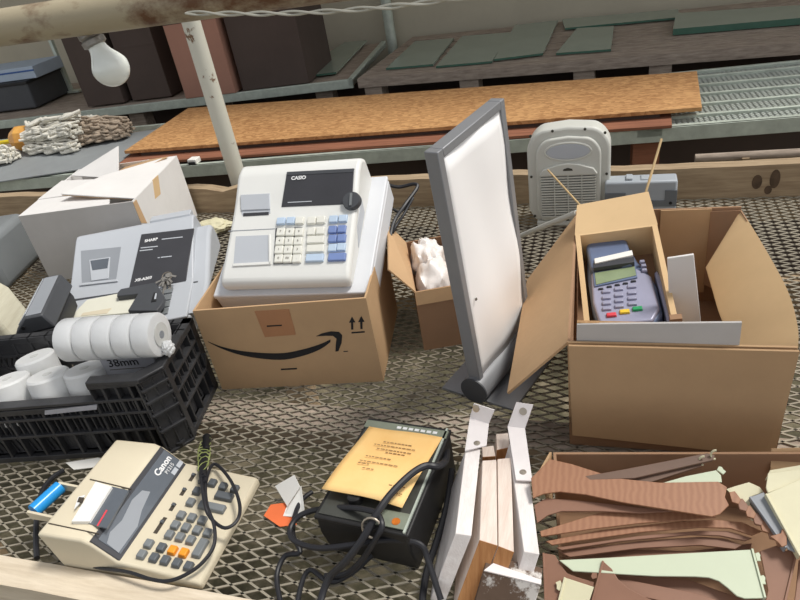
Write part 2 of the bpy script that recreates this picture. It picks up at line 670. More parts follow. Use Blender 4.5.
for dx in (0, 9.2):
    P = [(351.2, 329.5), (351.0, 322.5), (349, 322.5), (352, 316.5), (355.4, 322.2), (353.2, 322.3), (353.4, 329.4)]
    F.mb().prism([F.uv(px + dx, py - dx * .06) for px, py in P], -.001, .0006, 'z').build('up_arrow_print', ink, az)
F.mb().prism([F.uv(*p) for p in ((351.5, 332), (364.8, 331), (364.8, 332.4), (351.5, 333.4))], -.001, .0006, 'z').build('arrow_bar_print', ink, az)
F.quad([(265, 337), (296, 334.5), (289, 309), (254.5, 311)], -.001, .0008).build('tape_patch', tape, az)
F.quad([(267, 326.6), (282, 325.6), (282, 324.4), (267, 325.2)], -.001, .0012).build('slot_mark', ink, az)
F.quad([(281, 370), (297, 369.2), (297, 367.8), (281, 368.6)], -.001, .0006).build('slot_mark', ink, az)
F.quad([(343.5, 351.8), (348, 351.5), (348, 350.8), (343.5, 351)], -.001, .0006).build('print_mark', ink, az)
# folded-in flaps at the front and the far side
MB().slab([(.004, .006, AH - .002), (AW - .006, .006, AH - .002), (AW - .02, .03, AH - .09), (.02, .03, AH - .09)], .003).build('front_flap', card, az)

ca = thing('cash_register', 'white cash register with round key dial, tipped back in the smile box', 'cash register',
           (-.7559, .945, 1.0345), 5.19, 22.93, .76)
CW = .3242
MB().box(0, CW, 0.003, .308, -.072, -.012).build('drawer_case', plwhite2, ca, .004)
MB().box(0, CW, 0, .308, -.011, 0).build('drawer_cover', plwhite2, ca, .003)
# body: side profile extruded
b0, b1 = .026, .293
pf = [(.012, .0), (.008, .018), (.012, .03), (.03, .036), (.165, .062), (.19, .069), (.240, .0863), (.252, .088), (.275, .086), (.296, .065), (.298, 0)]
MB().prism(pf, b0, b1, 'x').build('body', plwhite, ca, .008, 3)
KF = Face(ca, (0, .03, .036), (1, 0, 0), (0, .135, .026))
DF = Face(ca, (0, .165, .062), (1, 0, 0), (0, .075, .0243))
DF.quad([(281.5, 207), (351.5, 204), (354.5, 168.5), (287, 172)], -.004, .0012).build('display_panel', smoke, ca, .0008)
DF.quad([(286.5, 175.6), (353.5, 172.4), (354.2, 169), (287.6, 172.4)], -.003, .002).build('display_hood', darkpl, ca)
u, v = DF.uv(299, 178.5)
text('CASIO', .011, whiteink, ca, 'brand_lettering', DF.L @ TR(u, v, .0024), bold=.0004)
u, v = DF.uv(298, 202.5)
DF.quad([(288, 203.2), (312, 202), (312, 201.2), (288, 202.4)], .001, .0018).build('panel_print', plgrey, ca)
u, v = DF.uv(351.7, 200.7, .006)
kn = DF.mb()
kn.lathe([(.019, 0), (.0185, .008), (.017, .011), (.001, .011)], 28, TR(u, v, 0))
kn = kn.build('key_dial', darkpl, ca)
q = DF.mb()
q.box(u - .0022, u + .0022, v - .013, v + .013, .011, .014)
q.build('dial_grip', keymid, kn)
# printer window
DF.quad([(242, 217.5), (270.5, 216), (270, 193.5), (241, 195)], -.004, .0008).build('printer_window', plgrey, ca)
DF.quad([(243.5, 216.6), (269, 215.2), (269, 212.3), (243.8, 213.6)], .0, .0022).build('paper_slot', smoke, ca)
DF.quad([(241.5, 211), (270.3, 209.6), (270, 194), (241, 195.4)], 0, .003).build('printer_flap', plgrey, ca, .001)
KF.quad([(228.5, 231.5), (275, 229.2), (275, 228.5), (228.5, 230.8)], -.002, .0006).build('cover_seam', plgreyd, ca)
# recess of the paper well: rim and sunken floor
KF.quad([(233.5, 266.5), (271, 264.5), (270.5, 235), (236, 236.5)], -.003, .0007).build('well_floor', plgrey, ca)
q = KF.quad([(233.2, 267), (271.5, 264.9), (271.5, 262), (233.5, 264)], 0, .003)
q.build('well_lip', plwhite, ca, .001)
KF.quad([(269, 265), (271.6, 264.9), (271, 234.6), (268.8, 234.8)], 0, .003).build('well_lip', plwhite, ca, .001)


def key(px, py, w, h, m, ht=.006, face=KF, root=ca, name='key', ch=None, cm=ink, cs=.007, bev=.0012):
    u, v = face.uv(px, py, ht)
    mb = face.mb()
    mb.hexa([(u - w / 2, v - h / 2, 0), (u + w / 2, v - h / 2, 0), (u + w / 2, v + h / 2, 0), (u - w / 2, v + h / 2, 0)],
            [(u - w / 2 + .001, v - h / 2 + .001, ht), (u + w / 2 - .001, v - h / 2 + .001, ht), (u + w / 2 - .001, v + h / 2 - .001, ht), (u - w / 2 + .001, v + h / 2 - .001, ht)])
    o = mb.build(name, m, root, bev)
    if ch:
        text(ch, cs, cm, o, 'key_legend', face.L @ TR(u, v, ht + .0002), ext=.0002)
    return o


def kp(cx, cy):   # position inside the 6.67x crop of the register's keys
    return 250 + cx / 6.667, 190 + cy / 6.667


# dark bed under the number keys, then the keys themselves
KF.quad([kp(158, 496), kp(340, 490), kp(350, 250), kp(172, 255)], -.002, .0012).build('key_bed', darkpl, ca)
rows = ['789', '456', '123', ('0', '00', '.')]
for r_, (cy, xs) in enumerate(((280, (202, 263, 325)), (341, (196, 257, 318)), (399, (190, 251, 314)), (458, (188, 247, 309)))):
    for c_, cx in enumerate(xs):
        key(*kp(cx, cy - 4), .0186, .0186, keycap, ch=rows[r_][c_], cm=graphite)
for i, (cx, cy) in enumerate(((203, 207), (268, 204), (327, 203), (408, 203), (470, 198), (553, 194), (617, 189))):
    key(*kp(cx, cy - 4), .0186, .017, (keypale, keypale, keycap, keycap, keycap, keypale, keypale)[i])
for cx, cy, w, m in ((406, 276, .018, keycap), (466, 272, .018, keycap), (434, 331, .037, keycap), (432, 390, .037, keycap), (428, 452, .037, keypale)):
    key(*kp(cx, cy - 4), w, .0175, m)
for cx, cy, w, m in ((547, 264, .018, keyblue), (609, 260, .018, keyblue), (547, 324, .018, keyblue), (608, 320, .018, keyblue),
                     (547, 386, .018, keypale), (606, 380, .018, keypale), (577, 446, .036, keyblue)):
    key(*kp(cx, cy - 4), w, .0175, m)
# side grips and the power lead
MB().prism([(.10, .012), (.19, .016), (.2, .05), (.13, .04)], b1 - .002, b1 + .0015, 'x').build('side_vent', plgrey, ca, .001)
Wi = W(ca).inverted()
pw = [aty(383, 183, 1.30), aty(398, 187, 1.33), aty(414, 184, 1.34), aty(417, 188, 1.33), aty(405, 205, 1.28), aty(394, 222, 1.22), aty(389, 245, 1.17), at(388, 268, .95), at(389, 290, .86), at(392, 300, .858)]
MB(Wi).tube(pw, .0042, 8).build('power_lead', rubber, ca)
pw = [aty(389, 206, 1.29), aty(399, 212, 1.28), aty(408, 205, 1.29), aty(413, 198, 1.30), aty(404, 214, 1.26), aty(393, 232, 1.2), at(386, 262, .96), at(389, 288, .858)]
MB(Wi).tube(pw, .003, 8).build('power_lead', rubber, ca)
MB(Wi).cyl(aty(379, 183, 1.29), aty(386, 183.5, 1.305), .009, .006).build('lead_boot', rubber, ca, .001)

# ------------------------------------------------------------------ grey cash register behind the crate
sh = thing('cash_register', 'silver grey cash register with keys hanging in its lock, behind the black crate', 'cash register',
           (-1.2867, 1.0745, TZ), 22.26)
SW = .324
MB().box(.0, SW, -.14, .2, .0, .05).build('drawer', plgrey, sh, .005)
pf = [(-.15, .05), (-.152, .058), (-.005, .078), (.0, .0815), (.168, .166), (.182, .170), (.2, .165), (.225, .12), (.225, .05)]
MB().prism(pf, .004, SW - .004, 'x').build('body', plgrey, sh, .012, 3)
MB().prism([(-.14, .052), (-.02, .072), (.14, .13), (.19, .135), (.21, .1), (.21, .052)], SW - .03, SW + .034, 'x').build('side_cheek', plgrey, sh, .026, 4)
SF = Face(sh, (0, 0, .0815), (1, 0, 0), (0, .168, .0845))
SD = Face(sh, (0, -.152, .058), (1, 0, 0), (0, .147, .02))
SF.quad([(128.5, 291.5), (186, 282), (194, 228.5), (141.5, 234.5)], -.004, .0015).build('display_panel', smoke, sh, .001)
u, v = SF.uv(151.5, 240.5)
text('SHARP', .0115, whiteink, sh, 'brand_lettering', SF.L @ TR(u, v, .0018) @ RZ(-1), bold=.0005)
u, v = SF.uv(143.5, 279.5)
text('XE-A203', .0115, whiteink, sh, 'model_lettering', SF.L @ TR(u, v, .0018), shear=.2, bold=.0003)
for a, b, c, d in ((162, 239.5, 183, 237.2), (141, 248.2, 158, 246.5), (140, 251, 153, 249.6), (161, 257.6, 172, 256.4), (158, 258, 160, 257.8)):
    SF.quad([(a, b + .6), (c, d + .6), (c, d - .3), (a, b - .3)], .001, .0019).build('panel_print', plgrey, sh)
# printer hood: frame strips around a sunken window
SF.quad([(82, 285), (116, 281), (121, 247), (81, 251)], -.003, .0008).build('printer_panel', plgreyd, sh)
SF.quad([(91.5, 281.5), (109, 279), (110.5, 257.5), (89.5, 260.5)], 0, .003).build('printer_hood', plgrey, sh, .001)
SF.quad([(93, 271), (108, 268.8), (109.5, 258.8), (91, 261.5)], .002, .0036).build('printer_window', smoke2, sh)
SF.quad([(80, 286.5), (118, 282), (117.5, 279.8), (80.3, 284)], 0, .004).build('printer_lip', plgrey, sh, .001)
SF.quad([(66, 302), (198, 282.5), (198, 281.2), (66, 300.5)], -.002, .001).build('deck_seam', darkpl, sh)
MB().prism([(.0, .0), (.04, 0), (.036, .016), (.005, .016)], .2, .31, 'x').build('rear_display', plgrey, sh, .002).location = (0, .185, .158)
# keypad under the things lying on the deck
for r_ in range(4):
    for c_ in range(8):
        u0, v0 = .07 + c_ * .026, .02 + r_ * .027
        b = SD.mb()
        b.box(u0, u0 + .021, v0, v0 + .021, 0, .004)
        b.build('key', keycap if c_ < 5 else keymid, sh, .001)

kr = thing('key_ring', 'small bunch of keys hanging from the lock of the grey register', 'keys', (0, 0, 0))
M_ = SF.M
u, v = SF.uv(168.3, 276, .006)
ck = M_ @ Vector((u, v, .006))
kr.location = ck
Ri = M_.to_3x3().to_4x4()
MB(Ri).lathe([(.005, -.006), (.005, .006), (.001, .006)], 16).build('lock_key', brass, kr)
MB(Ri).rings([(.012 * math.cos(a * .4), .012 * math.sin(a * .4) - .006, .008) for a in range(16)], .0013, 6, closed=True).build('ring', ringm, kr)
for i in range(6):
    a = 200 + i * 26 + (i % 2) * 7
    q = MB(Ri @ TR(0, -.01, .008 + .0025 * i) @ RZ(a))
    q.lathe([(.007, -.0008), (.007, .0008), (.001, .0008)], 14, TR(.009, 0, 0))
    q.box(.014, .03, -.0024, .0024, -.0008, .0008)
    q.build('key', brass, kr)
for dx in (-.004, .005):
    MB(Ri @ TR(dx, -.014, .007) @ RZ(-90 + dx * 900)).box(0, .05, -.004, .004, -.0008, .0008).build('key', brass, kr)

# ------------------------------------------------------------------ black crate with paper rolls
crx = thing('plastic_crate', 'black slotted plastic crate holding white till rolls', 'crate', (-.735, .702, TZ), 11.5)
KL, KD, KH = .5, .19, .172


def crate_wall(name, L, T, KH=KH):
    m = MB(T)
    t = .02
    # outer skin lattice standing proud of an inner slotted panel
    for z0, z1 in ((0, .014), (.056, .066), (.096, .106), (KH - .046, KH)):
        m.box(0, L, .014, .018, z0, z1)
    k2 = int(L / .012)
    for i in range(k2):                                      # slanted bars leave open slots between them
        x = L * i / k2
        for z0, z1 in ((.014, .056), (.066, .096), (.106, KH - .046)):
            if (i // 7 + int(z0 * 30)) % 3 == 0:
                m.box(x, x + .0125, .014, .018, z0, z1)
            else:
                m.hexa([(x, .014, z0), (x + .0075, .014, z0), (x + .0075, .018, z0), (x, .018, z0)], [(x - .008, .014, z1), (x - .0005, .014, z1), (x - .0005, .018, z1), (x - .008, .018, z1)])
    for z0, z1 in ((0, .012), (.058, .064), (.098, .104), (.128, .134), (KH - .012, KH)):
        m.box(0, L, 0, t, z0, z1)
    n = max(4, int(L / .036))
    for i in range(n + 1):
        x = L * i / n
        m.box(max(0, x - .0025), min(L, x + .0025), .001, t, .0, KH)
    for i in range(n):
        for j in range(2):
            x = L * (i + .33 + .33 * j) / n
            m.box(x - .0015, x + .0015, .005, .014, .064, .128)
    return m.build(name, cratepl, crx, .0008)


def slot_marks(T, L, xs, z0, z1, slope=.012):
    m = MB(T)
    for x in xs:
        m.hexa([(x, .010, z0), (x + .004, .010, z0), (x + .004, .0142, z0), (x, .0142, z0)],
               [(x - slope, .010, z1), (x - slope + .004, .010, z1), (x - slope + .004, .0142, z1), (x - slope, .0142, z1)])
    return m


crate_wall('front_wall', KL - .13, TR(-KL, 0, 0), .126)
crate_wall('front_wall', .10, TR(-.13, 0, 0))
crate_wall('back_wall', KL, TR(0, KD, 0) @ RZ(180))
crate_wall('side_wall', KD - .03, TR(0, .03, 0) @ RZ(90))
crate_wall('side_wall', KD, TR(-KL, KD, 0) @ RZ(-90))
MB().box(-KL + .01, -.01, .01, KD - .01, 0.004, .012).build('crate_floor', cratepl, crx)
# chamfered corner post with shelf ribs and a raised lip
cp = MB()
c3 = [(-.032, .002), (-.002, .032), (-.026, .04), (-.04, .026)]
cp.prism(c3, 0, KH, 'z')
for z in (0, .05, .088, .118, .145, KH - .004):
    cp.prism([(-.04, -.001), (-.03, -.004), (.004, .03), (.001, .04), (-.02, .03), (-.03, .02)], z, z + .005, 'z')
for a in (0, .5, 1):
    x, y = -.036 + .037 * a, -.002 + .037 * a
    cp.box(x - .0018, x + .0018, y - .0018, y + .012, 0, KH)
cp.build('corner_post', cratepl, crx, .0006)
MB().prism([(-.13, .0), (-.03, -.004), (.004, .03), (.002, .13), (-.018, .13), (-.02, .045), (-.045, .02), (-.13, .02)], KH - .006, KH + .004, 'z').build('corner_lip', cratepl, crx, .002)
cF = Face(crx, (0, 0, 0), (1, 0, 0), (0, 0, 1))
q = cF.quad([(45, 414.5), (97, 409), (97, 404.5), (45, 410.5)], -.001, .0012)
q.build('rim_label', label, crx)
# things in the crate under the rolls
cbx = thing('till_roll_carton', 'grey carton end printed 38mm under the long roll pack', 'box', at(106, 374, .985), 12)
pA = at(108, 374, .985)
MB().box(0, .105, 0, .085, -.118, .036).build('carton', label, cbx, .002)
cbF = Face(cbx, (0, 0, 0), (1, 0, 0), (0, 0, 1))
u, v = cbF.uv(123, 362.5)
text('38mm', .024, ink, cbx, 'size_lettering', cbF.L @ TR(u, v, .0006))
for yy in (354.5, 369):
    cbF.quad([(110, yy + 1.2), (150, yy - 1.8), (150, yy - 2.4), (110, yy + .6)], 0, .0005).build('printed_line', graphite, cbx)
fil = thing('pale_filler_box', 'unseen pale box added in the black crate so its slots look lit', 'box', (-1.19, .62, TZ + .013), 11.5)
MB().box(0, .30, .03, .15, 0, .055).build('body', whitecard, fil, .004)  # filler added to the crate, white so the slots look lit

pk = thing('paper_roll_pack', 'long shrink-wrapped pack of five white till rolls lying across the crate', 'paper rolls', (0, 0, 0))
pa, pb = at(66, 340, 1.066), at(161, 334.5, 1.066)
pd = (pb - pa)
pk.location = pa
for i in range(5):
    a = pd * (i / 5 + .004)
    b = pd * ((i + 1) / 5 - .004)
    e = pd.normalized() * .004
    MB().rings([a, a + e * .4, a + e, b - e, b - e * .4, b], [.034, .0385, .0398, .0398, .0385, .034], 32).build('paper_roll', shrink, pk)
e = pd.normalized()
MB().rings([pd, pd + e * .0012], [.022, .022], 28).build('wrap_end', rollcore, pk)
MB().rings([pd, pd + e * .0022], [.007, .007], 18).build('roll_core', plgreyd, pk)
mb = MB()
mb.bm.free()
mb.bm = crumple(pd + e * .004 + Vector((.004, -.006, -.026)), (.010, .012, .015), 21, .5)
mb.build('wrap_tail', shrink, pk, ang=60)

roll_defs = [  # centre of top at px, radius, tilt, label
    (84, 368, .038, (-.10, .20), 'white till roll standing in the crate, nearest the 38mm carton'),
    (47, 374, .038, (-.12, .20), 'white till roll with blue print standing in the crate, second from the 38mm carton'),
    (34, 356, .037, (-.14, .16), 'white till roll standing in the crate, rear one of the four loose rolls'),
    (7, 379, .038, (-.12, .20), 'white till roll cut by the left picture edge in the crate'),
]
for i, (px, py, r, (tx, ty), lab) in enumerate(roll_defs):
    c = at(px, py, 1.003)
    ax = Vector((tx, ty, 1)).normalized()
    o = thing('till_roll', lab, 'paper roll', c - ax * .085, group='loose till rolls in the crate')
    L_ = .085
    MB().rings([Vector(), ax * .004, ax * (L_ - .004), ax * L_], [r - .003, r, r, r - .003], 32).build('paper_roll', rollpaper, o)
    MB().rings([ax * L_, ax * (L_ + .0008)], [r * .22, r * .22], 18).build('roll_core', rollcore, o)
    if i == 1:
        MB().rings([ax * .03, ax * .032], [r + .0006, r + .0006], 32).build('print_line', bluestripe, o)

# dark terminal block lying in front of the grey register
td = thing('card_printer', 'charcoal wedge-shaped plastic printer lying between the register and the rolls', 'printer', (0, 0, 0))
fA, fB = at(17, 343, .965), at(57, 335, .965)
yA = math.degrees(math.atan2((fB - fA).y, (fB - fA).x))
td.location = fA
td.rotation_euler = (0, 0, R(yA + 6))
tw = (fB - fA).length
MB().prism([(0, -.03), (tw, -.03), (tw * 1.02, .0), (tw * .98, .012), (-.004, .012), (-.002, 0)], 0, .17, 'y').build('base', blackpl, td, .003)
MB().prism([(.0, .012), (tw, .012), (tw * .84, .05), (tw * .42, .052), (tw * .14, .03)], .004, .2, 'y').build('cover', darkpl, td, .004)
MB().prism([(.0, .0), (tw * .5, .0), (tw * .5, .012), (.01, .012)], .17, .215, 'y').build('rear_foot', darkpl, td, .003)
q = MB()
q.slab([(tw * .43, .01, .0535), (tw * .80, .01, .0525), (tw * .80, .19, .0525), (tw * .43, .19, .0535)], .002)
q.build('top_panel', plgreyd, td, .001)
q = MB()
q.slab([(tw * .12, .02, .031), (tw * .40, .02, .0535), (tw * .40, .19, .0535), (tw * .12, .19, .031)], .002)
q.build('side_panel', plgrey, td, .001)
MB().lathe([(.004, 0), (.004, .003), (.001, .003)], 12, TR(tw * .3, .003, .03) @ RX(90)).build('screw_hole', blackpl, td)

# cream imprinter with charcoal carriage on the register deck
im = thing('card_imprinter', 'flat cream plastic plate with charcoal carriage lying on the grey register deck', 'card imprinter', (0, 0, 0))
dM = SD.M
im.location = dM @ Vector((0, 0, .006))
im.rotation_euler = SD.M.to_euler()
IF = Face(im, (0, 0, 0), (1, 0, 0), (0, 1, 0))


def IQ(px4, z0, z1, m, name, bev=.001):
    mb = MB()
    b = [(*IF.uv(*p), z0) for p in px4]
    mb.hexa(b, [(x, y, z1) for x, y, _ in b])
    return mb.build(name, m, im, bev)


IQ([(70, 320), (136, 314), (145, 290), (88, 301.5)], 0, .006, palecream, 'plate')
IQ([(82, 318), (108, 315.5), (113, 310), (84, 315)], .006, .007, beige, 'card_window')
mb = MB()
hp = [(120.5, 299), (124, 295), (148, 290.5), (158, 288.5), (162, 294), (167, 302), (166, 309), (160, 317), (131, 317), (141, 300), (120, 302.5)]
mb.prism([IF.uv(*p) for p in hp], .006, .02, 'z')
mb.build('carriage', darkpl, im, .002)
mb = MB()
mb.prism([IF.uv(*p) for p in ((154, 309), (157, 299), (160.5, 299.5), (159.5, 308))], .019, .0212, 'z')
mb.build('finger_hole', blackpl, im, .001)
mb = MB()
mb.prism([IF.uv(*p) for p in ((157.5, 306), (158.8, 300.2), (160.2, 300.4), (159.4, 306))], .0212, .022, 'z')
mb.build('hole_glint', plgrey, im)

# ------------------------------------------------------------------ white carton and grey machines at left
wc = thing('white_carton', 'big white carton with torn open top flaps at the left of the bench', 'box', (-1.5782, 1.2976, TZ), 13.04)
WW, WD, WH = .3405, .366, .2112
t = .004
MB().box(0, WW, 0, t, 0, WH).build('front_panel', greycard, wc)  # greyer card than the other sides: shade put into the colour
MB().box(0, WW, WD - t, WD, 0, WH).build('back_panel', whitecard, wc)
MB().box(0, t, t, WD - t, 0, WH).build('side_panel', whitecard, wc)
MB().box(WW - t, WW, t, WD - t, 0, WH).build('side_panel', whitecard, wc)
MB().box(t, WW - t, t, WD - t, 0, t).build('bottom_panel', whitecard, wc)
# front-left flap lies closed, back flap stands up, right flap curls open showing brown lining
MB().slab([(0, 0, WH + .001), (WW * .80, 0, WH + .001), (WW * .62, WD * .42, WH + .003), (0.0, WD * .5, WH + .004)], .003).build('front_flap', whitecard, wc)
MB().slab([(0, WD * .3, WH + .005), (WW * .42, WD * .3, WH + .007), (WW * .5, WD * .55, WH + .01), (.0, WD * .7, WH + .005)], .003).build('inner_flap', whitecard, wc)
tl = [wc.matrix_world]
Wi = W(wc).inverted()
f1 = [Wi @ aty(72, 178, 1.52), Wi @ aty(97, 187, 1.46), Wi @ aty(105, 158, 1.66), Wi @ aty(92, 170, 1.62)]
MB().slab([(.005, WD - .06, WH + .002), (WW * .62, WD - .16, WH + .004), (WW * .46, WD + .01, WH + .055), (WW * .3, WD + .0, WH + .03)], .003).build('rear_flap', whitecard, wc)
bfp = [Wi @ aty(x, y, yy) for x, y, yy in ((99, 183, 1.58), (118, 180, 1.55), (168, 156.5, 1.70), (133, 162, 1.72))]
MB().slab(bfp, .002).build('back_flap', card, wc)
ff = [(WW - .002, .02, WH + .001), (WW - .002, WD - .003, WH + .001), (WW - .03, WD - .02, WH + .006), (WW * .52, WD * .52, WH + .024), (WW * .30, .03 + WD * .12, WH + .024)]
MB().slab(ff[:2] + ff[2:], .003).build('side_flap', whitecard, wc)
MB().slab([(p[0], p[1], p[2] - .0045) for p in ff], .0012).build('flap_lining', card, wc)
wF = Face(wc, (WW, 0, 0), (0, 1, 0), (0, 0, 1))
wF.quad([(155, 199), (160.5, 194), (158, 175), (152.5, 180)], -.001, .0008).build('tape_strip', cardlight, wc)
MB().slab([(WW + .001, .0, WH - .004), (WW + .001, 0, WH - .065), (WW + .001, .03, WH - .08), (WW + .001, .022, WH - .004)], .002).build('torn_corner', card, wc)

gm = thing('office_machine', 'rounded grey office machine with vents cut off by the left picture edge', 'office machine', (-1.95, 1.16, TZ), 16)
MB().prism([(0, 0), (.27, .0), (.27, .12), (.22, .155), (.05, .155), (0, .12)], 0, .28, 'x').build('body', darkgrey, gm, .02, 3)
for i in range(5):
    MB().box(.19 + i * .011, .194 + i * .011, .08, .13, .15, .157).build('vent_slot', blackpl, gm)
MB().box(0.02, .2, .02, .2, .154, .162).build('lid', plgrey, gm, .004)

sk = thing('cream_sack', 'cream printed paper sack standing at the left picture edge', 'sack', (-1.56, .96, TZ), 18)
MB().prism([(0, 0), (.13, .0), (.11, .10), (.05, .17), (0, .18)], 0, .12, 'y').build('bag', oldcream, sk, .012, 3)
for i in range(6):
    MB().box(.012, .09 - .006 * i, -.0008, .001, .03 + i * .018, .034 + i * .018).build('printed_line', graphite, sk)

# ------------------------------------------------------------------ light sign
sg = thing('display_sign', 'tall grey framed display stand with blank white face', 'sign', (-.2137, .8881, .86), 70.45, -.86, -4.16)
Wd, Hh, Tt = .206, .481, .024
MB().box(0, .014, 0, Tt, 0.02, Hh).build('frame_post', signgrey, sg, .0015)
MB().box(Wd - .014, Wd, 0, Tt, 0.02, Hh).build('frame_post', signgrey, sg, .0015)
MB().box(.014, Wd - .014, 0, Tt, Hh - .014, Hh).build('frame_top', signgrey, sg, .0015)
MB().box(.014, Wd - .014, 0, Tt, .02, .036).build('frame_bottom', signgrey, sg, .0015)
mb = MB()
n = 14
vs, fs = [], []
for j in range(n + 1):
    for i in range(n + 1):
        x = .013 + (Wd - .026) * i / n
        z = .034 + (Hh - .046) * j / n
        y = .003 + .0022 * math.sin(j * .9) * (i / n) ** 2 + .0012 * math.sin(i * .7 + j * .35)
        vs.append((x, y, z))
for j in range(n):
    for i in range(n):
        a = j * (n + 1) + i
        fs.append((a, a + 1, a + n + 2, a + n + 1))
mb.poly(vs, fs)
fc = mb.build('sign_face', signwhite, sg, ang=80)
so = fc.modifiers.new('thick', 'SOLIDIFY')
so.thickness = .002
MB().box(.013, Wd - .013, Tt - .006, Tt - .003, .034, Hh - .012).build('sign_face', signwhite, sg)
q = MB()
p = MB()
q.box(.03, .034, -.001, .001, .2, .204)
q.build('face_speck', graphite, sg)
# round base bar and flat foot (kept level)
MB(RY(4.16)).cyl((-.008, .012, .020), (Wd + .006, .012, .020), .026, n=28).build('base_tube', signgrey, sg, .002)
MB(RY(4.16)).cyl((-.010, .012, .020), (-.007, .012, .020), .0265, n=28).build('tube_end_cap', darkpl, sg)
MB(RY(4.16)).box(.0, Wd, -.062, .09, -.009, -.004).build('foot_plate', signgrey, sg, .001)

# ------------------------------------------------------------------ small box with bag
sb = thing('cardboard_box', 'small narrow cardboard box with a white bag inside, beside the display stand', 'box', (-.3626, 1.036, TZ), 20)
SBW, SBD, SBH = .105, .225, .143
carton(sb, SBW, SBD, SBH, card2, .003)
MB().slab([(0.002, .002, SBH), (.002, SBD, SBH), (-.03, SBD - .02, SBH + .06), (-.042, .02, SBH + .05)], .003).build('side_flap', card, sb)
MB().slab([(0, 0.001, SBH), (SBW, 0.001, SBH), (SBW, -.003, SBH - .028), (0, -.004, SBH - .028)], .002).build('front_flap', card, sb)
MB().slab([(SBW - .002, .002, SBH), (SBW - .002, SBD, SBH), (SBW + .0, SBD, SBH + .03), (SBW + .0, .02, SBH + .03)], .003).build('side_flap', card, sb)


bg = thing('plastic_bag', 'crumpled white translucent bag stuffed in the small narrow box', 'bag', W(sb) @ Vector((SBW / 2, SBD / 2, .01)), 20)
mb = MB()
mb.bm.free()
mb.bm = crumple((-.006, -.035, .088), (.043, .068, .068), 5, .3)
mb.build('bag', translucent_bag, bg, ang=60)
mb = MB()
mb.bm.free()
mb.bm = crumple((-.012, .03, .118), (.036, .05, .05), 9, .5)
mb.build('bag_neck', translucent_bag, bg, ang=60)

# ------------------------------------------------------------------ fan heater, grey case, canes
fn = thing('fan_heater', 'light grey plastic fan heater seen from behind by the back rail', 'fan heater', (-.205, 1.60, TZ), 0, -3)
FW, FH, FD = .206, .262, .085
outl = []


def arch(w, h, r, x0=0, z0=0, n=8, crown=.03):
    p = [(x0 + w * .08, z0), (x0 + w * .92, z0), (x0 + w, z0 + .03)]
    p.append((x0 + w, z0 + h - r - crown))
    for i in range(1, n + 1):
        a = math.pi / 2 * i / n
        p.append((x0 + w - r + r * math.cos(a), z0 + h - r - crown + r * math.sin(a) + crown * math.sin(a) ** 3 * .6))
    p.append((x0 + w / 2, z0 + h))
    for i in range(n, 0, -1):
        a = math.pi / 2 * i / n
        p.append((x0 + r - r * math.cos(a), z0 + h - r - crown + r * math.sin(a) + crown * math.sin(a) ** 3 * .6))
    p.append((x0, z0 + h - r - crown))
    p.append((x0, z0 + .03))
    return p


o1 = arch(FW, FH - .012, .05, crown=.012)
MB().prism([(x, z + .012) for x, z in o1], .012, FD, 'y').build('housing', fanpl, fn, .008, 3)
o2 = arch(FW * .78, FH * .86, .04, FW * .11, .014, crown=.010)
MB().prism(o2, .002, .02, 'y').build('back_cover', fanpl, fn, .005, 3)
MB().prism([(FW * .5 + .054 * math.cos(a * .2618), FH * .77 + .020 * math.sin(a * .2618)) for a in range(24)], -.0005, .004, 'y').build('handle_recess', plgrey, fn, .003)
MB().rings([(FW * .5 + .056 * math.cos(a * .2618), .002, FH * .77 + .022 * math.sin(a * .2618)) for a in range(24)], .003, 8, closed=True).build('handle_rim', fanpl, fn)
gx0, gx1, gz0, gz1 = FW * .17, FW * .83, .03, FH * .545
MB().box(gx0, gx1, -.001, .004, gz0, gz1).build('grille_back', fandark, fn)
gb = MB()
ns = 16
for i in range(ns + 1):
    z = gz0 + (gz1 - gz0) * i / ns
    gb.box(gx0, gx1, -.006, 0, z - .0019, z + .0019)
gb.build('grille_slats', fanpl, fn)
gb = MB()
for i in range(1, 4):
    x = gx0 + (gx1 - gx0) * i / 4
    gb.box(x - .0012, x + .0012, -.008, 0, gz0, gz1)
gb.build('grille_bars', fanpl, fn)
cap = [(gx0 - .004, gz1), (gx1 + .004, gz1), (gx1 - .006, gz1 + .016), (FW * .62, gz1 + .028), (FW * .5, gz1 + .031), (FW * .38, gz1 + .028), (gx0 + .006, gz1 + .016)]
MB().prism(cap, -.008, .004, 'y').build('grille_hood', fanpl, fn, .002)
MB().prism([(FW * .44, gz1 + .012), (FW * .56, gz1 + .012), (FW * .55, gz1 + .017), (FW * .5, gz1 + .02), (FW * .45, gz1 + .017)], -.0085, -.006, 'y').build('hood_slot', fandark, fn)
for x, z in ((.055, .93), (.32, .965), (.7, .965), (.93, .92), (.045, .52), (.955, .52), (.07, .1)):
    MB().lathe([(.0034, 0), (.0034, .003), (.0005, .003)], 12, TR(FW * x, .013, FH * z) @ RX(90)).build('screw', fandark, fn)
MB().box(FW * .47, FW * .5, -.002, .003, .016, .026).build('cord_notch', fandark, fn)
MB().box(.02, FW - .02, .0, FD + .01, 0, .014).build('foot', fanpl, fn, .004)

rd = MB()
rd.cyl(at(519, 236.5, .862), aty(577, 212.5, 1.32), .0065, n=14)
tag(rd.build('plastic_rod', fanpl), 'thin white plastic rod lying in front of the fan heater', 'rod')

